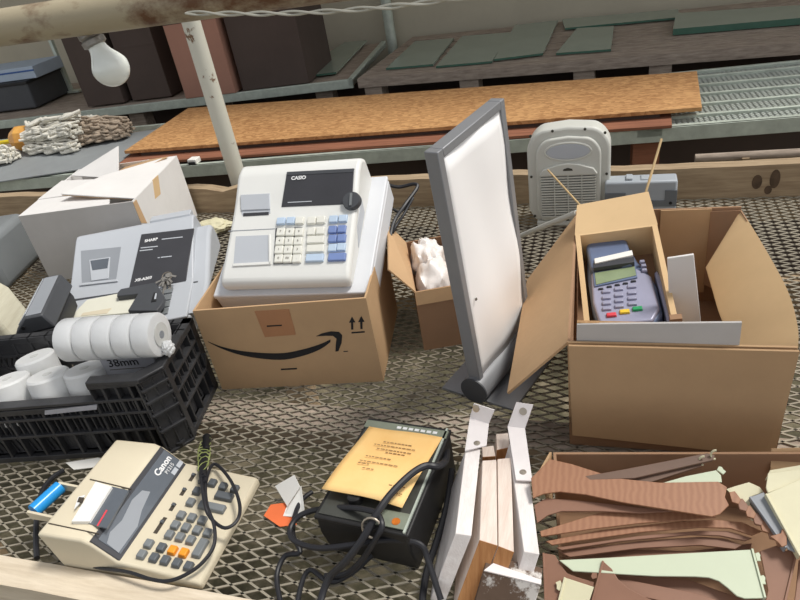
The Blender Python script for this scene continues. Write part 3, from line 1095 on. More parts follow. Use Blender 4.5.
cs = thing('plastic_case', 'flat blue-grey plastic case standing right of the fan heater', 'case', (-.012, 1.60, TZ))
MB().box(0, .17, .0, .05, 0.0, .118).build('body', casepl, cs, .005)
MB().box(.002, .035, -.002, .003, .075, .09).build('recess', casedark, cs, .001)
MB().prism([(.0, .05), (.17, .05), (.17, .094), (.142, .094), (.142, .066), (.05, .072), (.05, .09), (0, .09)], -.0025, .003, 'y').build('recess', casedark, cs, .001)
MB().box(.05, .066, .01, .04, .117, .124).build('latch', casepl, cs, .002)
MB().box(.085, .105, .01, .04, .117, .121).build('latch', casepl, cs, .002)
MB().lathe([(.004, 0), (.004, .003), (.001, .003)], 12, TR(.156, -.001, .06) @ RX(90)).build('screw', blackpl, cs)

b1_ = MB().cyl(aty(548, 170, 1.50), aty(590, 216, 1.28), .0022, n=10).build('bamboo_cane', bamboo)
tag(b1_, 'thin bamboo cane leaning across the fan heater grille', 'cane')
b2_ = MB().cyl(aty(661.5, 139, 1.36), aty(661.5, 139, 1.36) + (aty(640, 212, 1.25) - aty(661.5, 139, 1.36)) * 1.9, .0026, n=10).build('bamboo_cane', bamboo)
tag(b2_, 'thin bamboo cane standing upright in front of the blue-grey case', 'cane')

# ------------------------------------------------------------------ big open carton with card terminal
vb = thing('cardboard_box', 'large open cardboard box on the right with wide flaps, holding a card terminal', 'box', (-.0562, .7965, TZ), 1.2)
VW, VD, VH = .3015, .44, .208
MB().box(0, VW, 0.004, .008, 0, .06).build('base_panel', card2, vb)  # darker card stands in for shade low on the wall
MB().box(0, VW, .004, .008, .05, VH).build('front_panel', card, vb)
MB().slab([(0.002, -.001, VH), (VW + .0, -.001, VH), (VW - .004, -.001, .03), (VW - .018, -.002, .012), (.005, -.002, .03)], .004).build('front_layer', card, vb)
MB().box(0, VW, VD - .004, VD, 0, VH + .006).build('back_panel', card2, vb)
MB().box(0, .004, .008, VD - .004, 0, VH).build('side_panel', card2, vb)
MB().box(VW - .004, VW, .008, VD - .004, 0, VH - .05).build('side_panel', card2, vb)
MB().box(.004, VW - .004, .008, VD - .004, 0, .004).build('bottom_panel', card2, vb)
Vi = W(vb).inverted()
MB().slab([(0, .006, VH), (0, VD - .006, VH), Vi @ at(527, 280, .955), Vi @ at(507, 393, .945)], .004).build('left_flap', card, vb)
ca_ = smooth([Vector((VW, .003, VH)), Vector((VW + .012, .06, VH - .002)), Vector((VW + .018, VD * .35, VH)), Vector((VW + .010, VD * .7, VH + .001)), Vector((VW, VD - .004, VH))], 4)
cb_ = smooth([Vi @ at(735, 352, .985), Vi @ at(728, 330, .985), Vi @ at(720, 310, .99), Vi @ at(713, 286, .995), Vi @ at(707, 266, 1.0)], 4)
fm = MB()
kk = len(ca_)
ofs = Vector((-.002, 0, -.003))
fm.poly(ca_ + cb_ + [p + ofs for p in ca_ + cb_], [(i, i + 1, kk + i + 1, kk + i) for i in range(kk - 1)] + [(2 * kk + i, 3 * kk + i, 3 * kk + i + 1, 2 * kk + i + 1) for i in range(kk - 1)]
        + [(i, 2 * kk + i, 2 * kk + i + 1, i + 1) for i in range(kk - 1)] + [(kk + i, kk + i + 1, 3 * kk + i + 1, 3 * kk + i) for i in range(kk - 1)] + [(0, kk, 3 * kk, 2 * kk), (kk - 1, 3 * kk - 1, 4 * kk - 1, 2 * kk - 1)])
fm.build('right_flap', cardlight, vb, ang=60)  # lighter card, the light on the tilted flap put into its colour
MB().slab([(VW * .83, VD - .008, VH + .001), (VW, VD - .008, VH + .001), (VW + .004, VD - .05, VH + .0), (VW - .004, VD - .07, .05), (VW * .83, VD - .012, .05)], .003).build('back_flap', card2, vb)  # shadowed corner, its shade painted in by the darker card
MB().slab([(0.16, VD - .006, VH + .006), (VW * .83, VD - .006, VH + .006), (VW * .83, VD - .010, .03), (.16, VD - .010, .03)], .003).build('back_flap', card, vb)

wp = thing('white_card_flap', 'grey-white carton panel standing just inside the front of the large open box', 'cardboard', (0, 0, 0))
wy = .812
pts = [aty(577, 323, wy), aty(574.5, 350, wy), aty(740.5, 350, wy), aty(741.5, 321, wy)]
wp.location = pts[1]
o_ = wp.location
MB().slab([p - o_ for p in pts] and [pts[0] - o_, pts[3] - o_, pts[2] - o_ + Vector((0, 0, -.12)), pts[1] - o_ + Vector((0, 0, -.12))], .004).build('panel', greycard, wp)
MB().box(0, (pts[3] - pts[0]).length, -.001, .005, 0, .0015).build('cut_edge', cardedge, wp).location = pts[0] - o_

wb = thing('white_carton', 'plain white slim carton standing in the large box right of the terminal', 'box', (0, 0, 0))
wy = .99
c4 = [aty(667, 257, wy), aty(693.5, 253, wy), aty(706, 322, wy), aty(672, 326, wy)]
o_ = c4[3].copy()
wb.location = o_
MB().slab([p - o_ for p in c4[:2]] + [c4[2] - o_ + Vector((.005, 0, -.08)), c4[3] - o_ + Vector((.005, 0, -.08))], .005).build('carton', whitecard, wb, .001)

ic = thing('cardboard_tray', 'small narrow open carton with raised lid flap holding the card terminal', 'box', (-.0361, .9178, 1.0017), 5.07, 17.04, -5.08)
IW, IH, ID = .1446, .2229, .075
MB().box(0, IW, 0, IH, -ID, -ID + .003).build('tray_floor', card2, ic)
MB().box(0, .009, 0, IH, -ID, 0).build('side_wall', cardlight, ic)
MB().box(IW - .009, IW, 0, IH, -ID, 0).build('side_wall', cardlight, ic)
MB().box(.009, IW - .009, IH - .004, IH, -ID, 0).build('end_wall', cardlight, ic)
MB().box(.009, IW - .009, 0, .004, -ID, -.03).build('end_wall', cardlight, ic)
ii = W(ic).inverted()
MB().slab([(-.001, IH, .0), (IW + .001, IH, .0), ii @ aty(648.5, 191.5, 1.205), ii @ aty(577, 205, 1.20)], .004).build('lid_flap', cardlight, ic)
MB().box(IW - .012, IW + .006, -.002, .008, -.02, .005).build('corner_scrap', card2, ic)

te = thing('card_terminal', 'slate blue card payment terminal with red, yellow and green keys, in the small carton', 'card terminal', (-.0155, .9328, .994), 6.62, 10.5, -4.18)
TWd, TLn = .1, .22
MB().prism([(x * 1.07 - .002, y * 1.03) for x, y in [(.004, 0), (.084, .0), (.102, .02), (.104, .09), (.096, .13), (.084, .16), (.076, .205), (.066, .217), (.012, .217), (.004, .2), (-.002, .14), (-.002, .05)]], -.045, -.006, 'z').build('body', termblue, te, .008, 3)
MB().prism([(x * 1.07 - .002, y * 1.03) for x, y in [(.006, .004), (.084, .004), (.098, .03), (.098, .11), (.078, .135), (.004, .135), (.0, .06)]], -.01, .0, 'z').build('key_deck', termsilver, te, .004, 3)
MB().prism([(x * 1.07 - .002, y * 1.03) for x, y in [(.004, .135), (.074, .135), (.072, .2), (.062, .216), (.016, .216), (.002, .2)]], -.01, .012, 'z').build('printer_cover', termblue, te, .006, 3)
MB().prism([(x * 1.07 - .002, y * 1.03) for x, y in [(.105, .0), (.115, .0), (.117, .1), (.110, .13), (.105, .125)]], -.05, -.006, 'z').build('swipe_rail', termsilver, te, .003)
TF = Face(te, (0, 0, 0), (1, 0, 0), (0, 1, 0))


def tp(cx, cy):
    return 570 + cx / 5.458, 220 + cy / 5.458


def TQ(c4, z0, z1, m, name, bev=.0005):
    mb = MB()
    b = [(*TF.uv(*tp(*p), z1), z0) for p in c4]
    mb.hexa(b, [(x, y, z1) for x, y, _ in b])
    return mb.build(name, m, te, bev)


TQ([(134, 362), (368, 312), (352, 232), (122, 262)], -.002, .003, termblue, 'screen_bezel')
TQ([(142, 352), (362, 300), (352, 252), (134, 288)], .002, .0042, lcd, 'screen')
TQ([(130, 262), (352, 228), (348, 200), (126, 234)], .0, .0135, smoke, 'paper_slot')
TQ([(136, 236), (344, 190), (338, 164), (132, 210)], .010, .016, paper, 'receipt_paper')
for r_, cy in enumerate((382, 416, 446, 476)):
    for c_, cx in enumerate((200, 268, 340)):
        x, y = cx + (3 - r_) * -1, cy - 22 * (c_ - .2) * .62
        if r_ == 3 and c_ == 0:
            pass
        key(*tp(x, y), .0155, .0085, termsilver, .004, TF, te, bev=.001)
for cx, cy, m in ((226, 512, redkey), (298, 494, yellowkey), (368, 478, greenkey)):
    key(*tp(cx, cy), .017, .0095, m, .0045, TF, te, bev=.001)
for cx, cy in ((168, 372), (214, 360), (258, 350), (302, 342), (346, 330)):
    key(*tp(cx, cy), .0095, .0045, smoke, .003, TF, te, bev=.0006)
for cx, cy in ((394, 222), (402, 244), (406, 268)):
    key(*tp(cx, cy), .010, .008, termsilver, .005, TF, te, bev=.001)

# ------------------------------------------------------------------ printing calculator
cl = thing('printing_calculator', 'beige desktop printing calculator with dark display strip near the front rail', 'calculator', (-.5506, .4396 + .008, TZ), 91.1)
QW, QD = .2, .258
prof = [(0, 0), (0, .014), (.004, .018), (.135, .038), (.165, .072), (.18, .080), (QD, .082), (QD + .002, .078), (QD - .012, 0)]
MB().prism(prof, 0, QW, 'x').build('body', beige, cl, .006, 3)
KD_ = Face(cl, (0, .004, .018), (1, 0, 0), (0, .131, .02))
BD = Face(cl, (0, .135, .038), (1, 0, 0), (0, .03, .034))
TP = Face(cl, (0, .18, .080), (1, 0, 0), (0, .069, .002))


def cpx(cx, cy):
    return 130 + cx / 3.754, 430 + cy / 3.75


def cq(face, c4, z0, z1, m, name, bev=0, root=cl):
    return face.quad(c4, z0, z1).build(name, m, root, bev)


# display strip
mb = BD.mb()
mb.box(.004, QW - .004, -.006, .05, -.003, .0022)
mb.build('display_strip', smoke, cl, .001)
mb = BD.mb()
mb.box(.012, QW * .97, .002, .042, .002, .0032)
mb.build('display_window', smoke2, cl, .0005)
mb = BD.mb()
mb.prism([(.012, .006), (.06, .005), (.085, .014), (.118, .02), (.112, .032), (.09, .036), (.055, .03), (.03, .034), (.014, .028)], .0032, .0036, 'z')
mb.build('dust_smear', plgreyd, cl)
BFl = BD.L @ TR(QW * .84, .028, .0036)
text('Canon', .0155, whiteink, cl, 'brand_lettering', BFl, bold=.0004)
text('P1215', .009, whiteink, cl, 'model_lettering', BD.L @ TR(QW * .855, .0165, .0036))
mb = BD.mb()
for i in range(2):
    mb.box(QW * .83 + i * .016, QW * .83 + .013 + i * .016, .003, .0105, .0032, .0037)
mb.build('badge_print', plgrey, cl)
# sliders
for cx, cy, ln in ((114, 358, .03), (160, 290, .014), (200, 233, .014), (234, 178, .016)):
    u, v = KD_.uv(*cpx(cx, cy))
    mb = KD_.mb()
    mb.box(u - ln / 2, u + ln / 2, v - .0032, v + .0032, -.001, .0008)
    sl = mb.build('slider_slot', beiged, cl)
    mb = KD_.mb()
    mb.box(u + ln * .1, u + ln * .1 + .005, v - .0026, v + .0026, .0, .004)
    mb.build('slider_knob', keygrey, sl)


def ck(cx, cy, w, d, m, h=.008):
    """w along the reading direction (far end = right), d front to back"""
    return key(*cpx(cx, cy), w, d, m, h, KD_, cl, bev=.0015)


kw = .0145
for cx, cy, m in ((68, 420, keymid), (42, 460, keymid), (116, 434, keygrey), (158, 444, keyorange), (200, 454, keyorange),
                  (88, 472, keygrey), (130, 482, keygrey), (174, 492, keygrey), (218, 504, keygrey),
                  (146, 386, keymid), (186, 395, keymid), (226, 406, keymid), (168, 350, keymid), (208, 359, keymid), (250, 369, keymid),
                  (290, 379, keymid), (190, 313, keymid), (230, 322, keymid), (270, 332, keymid), (226, 264, keymid),
                  (250, 222, keygrey), (308, 192, keygrey), (348, 205, keygrey), (392, 214, keygrey), (272, 182, keygrey)):
    ck(cx, cy, kw, .0135, m)
for cx, cy, w, d, m in ((262, 436, .032, .015, keymid), (306, 282, .0145, .046, keymid), (352, 242, .015, .031, keygrey)):
    ck(cx, cy, w, d, m)
# paper window on top
cq(TP, [(88.5, 524), (107, 529), (129, 491), (108, 486)], -.002, .0015, smoke2, 'paper_window')
q = TP.quad([(73, 524), (91, 524), (113, 489), (97, 484)], .0, .006)
q.build('torn_paper', paper, cl)
q = TP.quad([(76, 512), (83, 504), (87, 498), (80, 500)], .006, .0075)
q.build('torn_paper', rollpaper, cl)
q = TP.quad([(79, 505.5), (84, 506), (86, 501), (81, 500.5)], .006, .0082)
q.build('paper_hole', beiged, cl)
cq(TP, [(97, 526.5), (98.5, 526.8), (108, 511), (106.5, 510.6)], .0015, .002, redkey, 'red_mark')
for a, b in (((48.5, 523.2), (99, 533.8)), ((90, 479.2), (131.5, 489.2))):
    cq(TP, [(a[0], a[1] + .7), (b[0], b[1] + .7), (b[0], b[1] - .3), (a[0], a[1] - .3)], -.001, .0008, beiged, 'lid_seam')
Ci = W(cl).inverted()
ra, rb = Ci @ at(33.5, 511, .915), Ci @ at(60, 487, .915)
MB().cyl(ra, rb, .0115, n=24).build('blue_roller', blue, cl)
MB().slab([ra + Vector((-.004, .004, .006)), ra + Vector((-.004, -.06, -.002)), ra + Vector((-.004, -.06, -.012)), ra + Vector((-.004, .004, -.010))], .004).build('roller_arm', beige, cl)
MB().slab([rb + Vector((.006, .004, .006)), rb + Vector((.006, -.06, -.002)), rb + Vector((.006, -.06, -.012)), rb + Vector((.006, .004, -.010))], .004).build('roller_arm', beige, cl)
# flex with a bundled plug
pl = [at(205, 446, .87), at(201, 470, .90), at(204, 500, .905), at(210, 517, .898), at(225, 528, .893), at(238, 519, .892), at(239, 501, .893), at(229, 478, .895), at(214, 464, .893), at(206, 482, .90), at(207, 505, .901), at(214, 525, .897),
      at(214, 545, .891), at(203, 562, .886), at(187, 574, .882), at(168, 581, .88), at(150, 579, .88), at(128, 572, .88), at(100, 568, .868), at(78, 562, .854)]
MB(Ci).tube(pl, .0028, 8).build('flex', rubber, cl)
for dx, dy in ((0, 0), (-2, 3), (2.5, 2), (-3, 8), (3, 7)):
    MB(Ci).tube([at(205 + dx, 440 + dy, .868), at(203 + dx, 455 + dy, .885), at(203 + dx * .6, 475 + dy, .905)], .003, 8).build('flex', rubber, cl)
MB(Ci).cyl(at(207, 437, .87), at(206, 450, .88), .008, .006, 14).build('plug', blackpl, cl, .001)
yg = mat('twist_tie_green', C(150, 160, 96), 0.6, var=0.3, scale=60)
tt = MB(Ci)
for i in range(7):
    c = at(205 - i * .3, 441 + i * 4.2, .872 + i * .005)
    tt.rings([c + Vector((.0105 * math.cos(a * .785), .010 * math.sin(a * .785), .004 * math.cos(a * .785 + i))) for a in range(8)], .0009, 5, closed=True)
tt.build('twist_tie', yg, cl)

# ------------------------------------------------------------------ paper scraps on the mesh
sc = thing('paper_scrap', 'crumpled white paper tag lying on an orange scrap', 'paper', at(296, 497))
q = MB(TR(*(-sc.location)))
q.slab([at(275, 486, .868), at(287, 506, .862), at(300, 487, .885), at(294, 475, .89)], .0012)
q.slab([at(288, 503, .86), at(283, 516, .856), at(305, 517.5, .862), at(301, 486, .884)], .0012)
q.build('paper_tag', paper, sc, ang=20)
so_ = thing('paper_scrap', 'orange paper scrap lying on the mesh beside the black metal box', 'paper', at(280, 518))
q = MB(TR(*(-so_.location)))
q.slab([at(264, 516, .854), at(271, 505, .856), at(286, 503, .857), at(293, 514, .856), at(297, 525, .854), at(280, 527, .853)], .0012)
q.build('scrap', orange, so_)

ps = thing('paper_scrap', 'pale paper strip lying on the mesh along the front foot of the black crate', 'paper', at(84, 462))
MB(TR(*(-ps.location))).slab([at(66, 463, .856), at(98, 458, .856), at(108, 461, .857), at(100, 467, .855), at(74, 470, .855)], .0012).build('scrap', paper, ps)
bk = thing('black_cable', 'black cable lying behind the blue ink roller of the calculator', 'cable', at(55, 490))
MB(TR(*(-bk.location))).tube([at(64, 470, .857), at(52, 478, .857), at(42, 492, .858), at(37, 515, .857), at(36, 540, .857), at(37, 558, .857)], .0045, 8).build('cable', rubber, bk)
cpn = thing('crumpled_paper', 'small crumpled pale paper on the mesh between the two cash registers', 'paper', at(216, 232))
mb = MB()
mb.bm.free()
mb.bm = crumple((0, 0, .022), (.06, .035, .018), 33, .4)
mb.build('paper', creamold, cpn, ang=40)

# ------------------------------------------------------------------ black metal box with envelope and cables
bb = thing('transformer_box', 'black metal electrical box with knob, face plate and coiled cable', 'electrical box', (-.3862, .532, TZ), -4.8)
GW, GD, GH = .1387, .2, .0933
MB().prism([(0.012, 0), (GD, 0), (GD, GH - .008), (0, GH - .008), (0, GH - .04)], 0, GW, 'x').build('body', bakelite, bb, .003)
MB().box(-.002, GW + .002, -.002, GD + .002, GH - .010, GH - .003).build('rim', bakelite, bb, .002)
MB().box(.004, GW - .006, .004, GD - .006, GH - .004, GH - .0012).build('face_plate', plate_m, bb)
MB().box(GW - .006, GW - .003, 0, GD, GH - .004, GH).build('edge_trim', steelgal, bb)
MB().box(.0, GW, GD - .022, GD - .006, GH - .002, GH).build('name_plate', greenplate, bb)
for i in range(7):
    MB().box(.055 + i * .01, .062 + i * .01, GD - .016, GD - .011, GH - .0005, GH + .0004).build('plate_print', whiteink, bb)
MB().lathe([(.011, 0), (.011, .012), (.009, .014), (.001, .014)], 20, TR(.048, .036, GH - .002)).build('knob', bakelite, bb)
MB().box(.09, GW - .006, .004, .03, GH - .002, GH + .0004).build('corner_plate', greenplate, bb)
MB().lathe([(.006, 0), (.006, .001), (.001, .001)], 12, TR(.118, .014, GH)).build('rust_spot', rustspot, bb)
bi = W(bb).inverted()
rg = at(372, 528, .95)
MB(bi).rings([rg + Vector((.014 * math.cos(a * .3927), .005 * math.sin(a * .3927), .014 * math.sin(a * .3927))) for a in range(16)], .0016, 8, closed=True).build('cable_ring', ringm, bb)
c1 = [at(447, 446, .90), at(446, 460, .935), at(438, 466, .965), at(425, 466, .972), at(410, 475, .972), at(390, 495, .968), at(376, 515, .96), at(362, 540, .94), at(345, 562, .91), at(330, 577, .88), at(321, 600, .862), at(318, 640, .862)]
MB(bi).tube(c1, .0052, 10).build('cable', rubber, bb)
c2 = [at(441, 600, .87), at(428, 560, .90), at(422, 546, .915), at(408, 541, .92), at(385, 540, .92), at(352, 545, .915), at(318, 548, .905), at(295, 541, .90), at(290, 530, .90), at(298, 517, .905), at(315, 510, .912), at(340, 507.5, .94), at(362, 509, .955), at(377, 514, .958), at(382, 526, .955), at(376, 538, .94), at(362, 560, .90), at(345, 574, .87), at(325, 576, .862)]
MB(bi).tube(c2, .0042, 10).build('cable', rubber, bb)
c3_ = [at(452, 470, .89), at(447, 505, .885), at(437, 540, .87), at(426, 575, .858), at(420, 620, .857)]
MB(bi).tube(c3_, .005, 10).build('cable', rubber, bb)
c4_ = [at(312, 492, .861), at(302, 500, .865), at(295, 515, .87), at(293, 535, .88), at(300, 552, .875), at(285, 556, .868), at(277, 575, .86), at(280, 600, .858), at(288, 630, .858)]
MB(bi).tube(c4_, .0038, 10).build('cable', rubber, bb)
c5_ = [at(372, 555, .87), at(352, 573, .862), at(330, 582, .858), at(310, 570, .858), at(300, 590, .858), at(293, 640, .858)]
MB(bi).tube(c5_, .0036, 10).build('cable', rubber, bb)

en = thing('manila_envelope', 'creased manila envelope with faint typed text lying on the black electrical box', 'envelope', W(bb) @ Vector((.06, .1, GH)), -4.8)
ei = W(en).inverted()
c00, c10, c11, c01 = [ei @ p for p in (at(321.6, 488.5, .957), at(402, 507.5, .952), at(442, 436, .9475), at(369, 425.5, .9475))]
n = 12
vs, fs = [], []
for j in range(n + 1):
    for i in range(n + 1):
        a, b = i / n, j / n
        p = (c00 * (1 - a) + c10 * a) * (1 - b) + (c01 * (1 - a) + c11 * a) * b
        p = p + Vector((0, 0, .004 * math.sin(a * 3.1) * (1 - b) - .001 * math.sin(a * 7) + .002 * math.sin(b * 5)))
        vs.append(p)
for j in range(n):
    for i in range(n):
        a = j * (n + 1) + i
        fs.append((a, a + 1, a + n + 2, a + n + 1))
ev = MB().poly(vs, fs).build('envelope', manila, en, ang=80)
sm = ev.modifiers.new('thick', 'SOLIDIFY')
sm.thickness = .0012
ux = (c11 - c01).normalized()
vy = (c01 - c00)
vy = (vy - ux * vy.dot(ux)).normalized()
nn = ux.cross(vy)
eL = Matrix((ux, vy, nn)).transposed().to_4x4()


def ept(a, b):
    return (c00 * (1 - a) + c10 * a) * (1 - b) + (c01 * (1 - a) + c11 * a) * b + Vector((0, 0, .004 * math.sin(a * 3.1) * (1 - b) + .0022 + .002 * math.sin(b * 5)))


for a, b, L in ((.52, .78, .045), (.5, .72, .062), (.52, .66, .05), (.58, .62, .03), (.42, .52, .04), (.46, .44, .058), (.3, .4, .018), (.38, .34, .014), (.82, .2, .02), (.86, .12, .018)):
    p = ept(a, b)
    mb = MB(TR(*p) @ eL)
    x = -L / 2
    while x < L / 2:
        w = random.uniform(.003, .007)
        mb.box(x, x + w, -.0006, .0006, -.0005, .0002)
        x += w + .0016
    mb.build('typed_line', fadedtype, en)

# ------------------------------------------------------------------ white painted wood boards with steel brackets
bottom_dir = Vector((-.040, -.03, -.085))


def board(lab, tops, zt, bot, m, endm, strip=None, zt_far=None, name='shelf_board'):
    fl_, fr_, nr_, nl_ = tops
    zf_ = zt if zt_far is None else zt_far
    P = [at(*fl_, zf_), at(*fr_, zf_), at(*nr_, zt), at(*nl_, zt)]
    root = thing(name, lab, 'board', P[3] + bot)
    o_ = root.location.copy()
    T = [p - o_ for p in P]
    B = [p + bot for p in T]
    B[0] = T[0] + bot * ((zf_ - .851) / (zt - .851)) * .999 if zt_far else B[0]
    B[1] = T[1] + bot * ((zf_ - .851) / (zt - .851)) * .999 if zt_far else B[1]
    MB().hexa([B[0], B[1], B[2], B[3]], [T[0], T[1], T[2], T[3]]).build('board', m, root, .0008)
    d = (T[3] - T[0]).normalized()
    eo = d * .0006
    if endm:
        MB().hexa([B[3], B[2], B[2] + eo, B[3] + eo], [T[3], T[2], T[2] + eo, T[3] + eo]).build('cut_end', endm, root)
    return root, o_


b1r, o1_ = board('leftmost white painted board on edge with a steel angle strip', [(465.5, 450), (480.5, 448.5), (471.5, 535.5), (455.5, 533.5)], .95, Vector((-.0385, -.036, -.098)), paintwhite, None)
board('bare wooden board with brown cut end beside the leftmost white board', [(482.5, 460.5), (496.5, 459.5), (497.5, 545.5), (479.5, 540)], .948, Vector((-.036, -.045, -.094)), paintpink, woodcut)
board('bare wooden board standing on edge third from left among the boards', [(497.5, 459), (511, 457.5), (514, 552), (498.5, 546)], .946, Vector((-.034, -.045, -.092)), paintpink, woodcut)
b4r, o4_ = board('rightmost white painted board on edge with a steel angle strip', [(509, 444), (525, 442), (539.5, 554), (524, 551.5)], .948, Vector((-.028, -.04, -.094)), paintwhite, None)
board('short wooden offcut behind the bare boards, left of two', [(482, 447), (493.5, 445.5), (495.5, 456), (482.5, 457)], .925, Vector((-.012, -.006, -.073)), paintpink, woodcut, name='wood_offcut')
board('short wooden offcut behind the bare boards, right of two', [(496, 434), (508, 433), (510, 447), (497, 450)], .925, Vector((-.012, -.006, -.073)), paintpink, woodcut, name='wood_offcut')
# weathered block in front
wf = thing('weathered_block', 'weathered wood block with flaking white paint in front of the boards', 'wood block', at(505, 600, .87))
o_ = wf.location.copy()
A = [at(484, 571, .925), at(541, 585, .925)]
up_d = Vector((0, .012, .02))
dwn = Vector((-.022, -.035, -.07))
MB().hexa([A[0] + dwn - o_, A[1] + dwn - o_, A[1] + dwn + Vector((0, .028, 0)) - o_, A[0] + dwn + Vector((0, .028, 0)) - o_],
          [A[0] - o_, A[1] - o_, A[1] + Vector((0, .024, 0)) - o_, A[0] + Vector((0, .024, 0)) - o_]).build('block', chipped, wf, .001)
MB().slab([A[0] - o_ + Vector((0, 0, .0015)), A[1] - o_ + Vector((0, 0, .0015)), A[1] - o_ + Vector((0, .006, .0015)), A[0] - o_ + Vector((0.01, .012, .0015))], .003).build('paint_flake', bracketwhite, wf)


def strip(root, o_, face4, zt, flange4, zf, screw, hole, lab):
    """steel angle strip: one leg on the board's top edge, the other bent up"""
    T = [at(px, py, zt + .0025) - o_ for px, py in face4]
    e0 = T[0]
    k0 = at(*flange4[0], zf) - o_
    k1_ = at(*flange4[1], zf) - o_
    m = MB()
    m.slab(T, .0024)
    m.slab([T[1], T[0], k0, k1_], .0024)
    s_ = m.build('steel_angle', bracketwhite, root, .0004)
    p = at(*screw, zt + .003) - o_
    MB(TR(*p)).lathe([(.0055, 0), (.005, .002), (.001, .0026)], 14).build('screw', ringm, s_)
    n = (T[1] - T[0]).cross(k0 - T[0]).normalized()
    hn = at(*hole, (zt + zf) / 2)
    hp_ = onplane(hole[0], hole[1], T[0] + o_, n) - o_
    if n.dot(CAM - (T[0] + o_)) < 0:
        n = -n
    q = n.to_track_quat('Z', 'Y').to_matrix().to_4x4()
    MB(TR(*hp_) @ q).lathe([(.0058, 0), (.0058, .004), (.001, .0042)], 14).build('screw_hole', ringm, s_)


strip(b1r, o1_, [(470, 418), (489, 424), (486.5, 446.5), (465, 451.5)], .951, [(474.5, 403), (495, 409.5)], .978, (477, 444), (477, 408), '')
strip(b4r, o4_, [(507.5, 427), (525, 429), (532.5, 482), (516, 481)], .949, [(516.5, 402), (533.5, 404.5)], .985, (523, 473), (523.5, 411), '')

# ------------------------------------------------------------------ lower right carton full of shelf brackets
lb = thing('cardboard_box', 'open cardboard box full of shelf brackets at the lower right', 'box', (-.043, .4517, TZ), 7)
LW, LD, LH = .42, .222, .110
MB().box(0, LW, LD - .004, LD, 0, LH).build('back_panel', card2, lb)
MB().box(0, .004, .004, LD - .004, 0, .04).build('side_panel', card2, lb)
MB().box(0, .004, LD - .03, LD - .004, .04, LH).build('side_panel', card2, lb)
MB().box(LW - .004, LW, .004, LD - .004, 0, LH).build('side_panel', card2, lb)
MB().box(0, LW, 0, .004, 0, .05).build('front_panel', card2, lb)
MB().box(.004, LW - .004, .004, LD - .004, 0, .004).build('bottom_panel', card2, lb)
MB().slab([(.282, LD + .006, LH), (LW, LD + .012, LH), (LW, LD - .02, LH - .035), (.28, LD - .01, LH - .03)], .003).build('rear_flap', card, lb)
MB().slab([(-.002, LD, LH), (-.02, LD - .04, LH), (-.006, LD - .05, LH - .06), (0, LD, LH - .06)], .003).build('side_flap', card, lb)


def plate(lab, pts, z0, ky, kx, m, t=.0028, y0=.58, x0=.08, hooks=(), flange=None, name='shelf_bracket', group='shelf brackets in the carton', curve=()):
    n = Vector((-kx, -ky, 1)).normalized()
    p0 = Vector((x0, y0, z0))
    P = [onplane(px, py, p0, n) for px, py in pts]
    c = sum(P, Vector()) / len(P)
    root = thing(name, lab, 'shelf bracket' if name == 'shelf_bracket' else 'metal part', c, group=group)
    MB().slab([p - c for p in P], t, n).build('plate', m, root, .0006)
    if flange:
        fm = MB()
        for (a, b) in flange:
            A_, B_ = onplane(*a, p0, n) - c, onplane(*b, p0, n) - c
            s_ = n.cross(B_ - A_).normalized() * .0012
            fm.hexa([A_ - s_ - n * .012, B_ - s_ - n * .012, B_ + s_ - n * .012, A_ + s_ - n * .012], [A_ - s_ + n * .002, B_ - s_ + n * .002, B_ + s_ + n * .002, A_ + s_ + n * .002])
        fm.build('flange', m, root, .0004)
    for hx, hy, dx, dy in hooks:
        a = onplane(hx, hy, p0, n) - c
        b = onplane(hx + dx, hy + dy, p0, n) - c
        w_ = n.cross(b - a).normalized() * .0045
        e_ = (b - a)
        MB().slab([a - w_, b - w_, b - w_ * .2, b + e_ * .3 + w_ * .6, b + w_ * 1.3, a + w_], t * .8, n).build('hook', m, root, .0005)
    return root


plate('big woodgrain bracket lying on top of the heap, wide end at left', [(533, 498), (531, 478), (550, 459), (572, 464), (616, 478), (660, 482.5), (718, 481.5), (727, 487), (725, 497), (729, 505), (720, 514), (712, 516.5),
      (680, 511.5), (624, 502.5), (586, 494.5), (560, 491.5), (544, 493.5)], .957, .25, 0, woodgrain)
plate('woodgrain bracket directly under the big top bracket', [(534, 505), (546, 498), (575, 500), (630, 506), (672, 511), (640, 513), (600, 511), (562, 511), (548, 515), (537, 523)], .945, .25, 0, bracketbrown)
plate('orange woodgrain bracket edge-on in the middle of the heap', [(540, 531), (600, 512.5), (650, 509), (700, 514), (716, 517), (690, 519.5), (640, 523), (590, 529), (541, 536.5)], .938, .2, 0, woodgrain)
plate('woodgrain bracket second down in the middle stack', [(546, 541), (600, 530), (680, 521), (716, 519.5), (742, 522), (762, 531), (752, 535), (730, 528), (700, 527), (640, 532), (575, 541), (552, 545)], .930, .2, 0, woodgrain)
plate('woodgrain bracket third down in the middle stack', [(556, 547.5), (640, 535.5), (700, 530.5), (728, 531), (752, 538), (745, 540.5), (720, 535.5), (690, 534.5), (620, 541), (562, 550)], .924, .2, 0, bracketbrown)
plate('woodgrain bracket lowest of the middle stack', [(560, 552), (640, 541), (700, 536.5), (725, 538.5), (742, 545), (735, 549), (700, 545), (640, 548), (570, 557)], .917, .2, 0, bracketbrown)
plate('brown bracket showing beneath the middle stack above the pale green one', [(570, 559), (630, 549), (690, 551), (730, 546), (752, 543), (750, 553), (690, 558), (610, 562)], .905, .15, 0, bracketbrown)
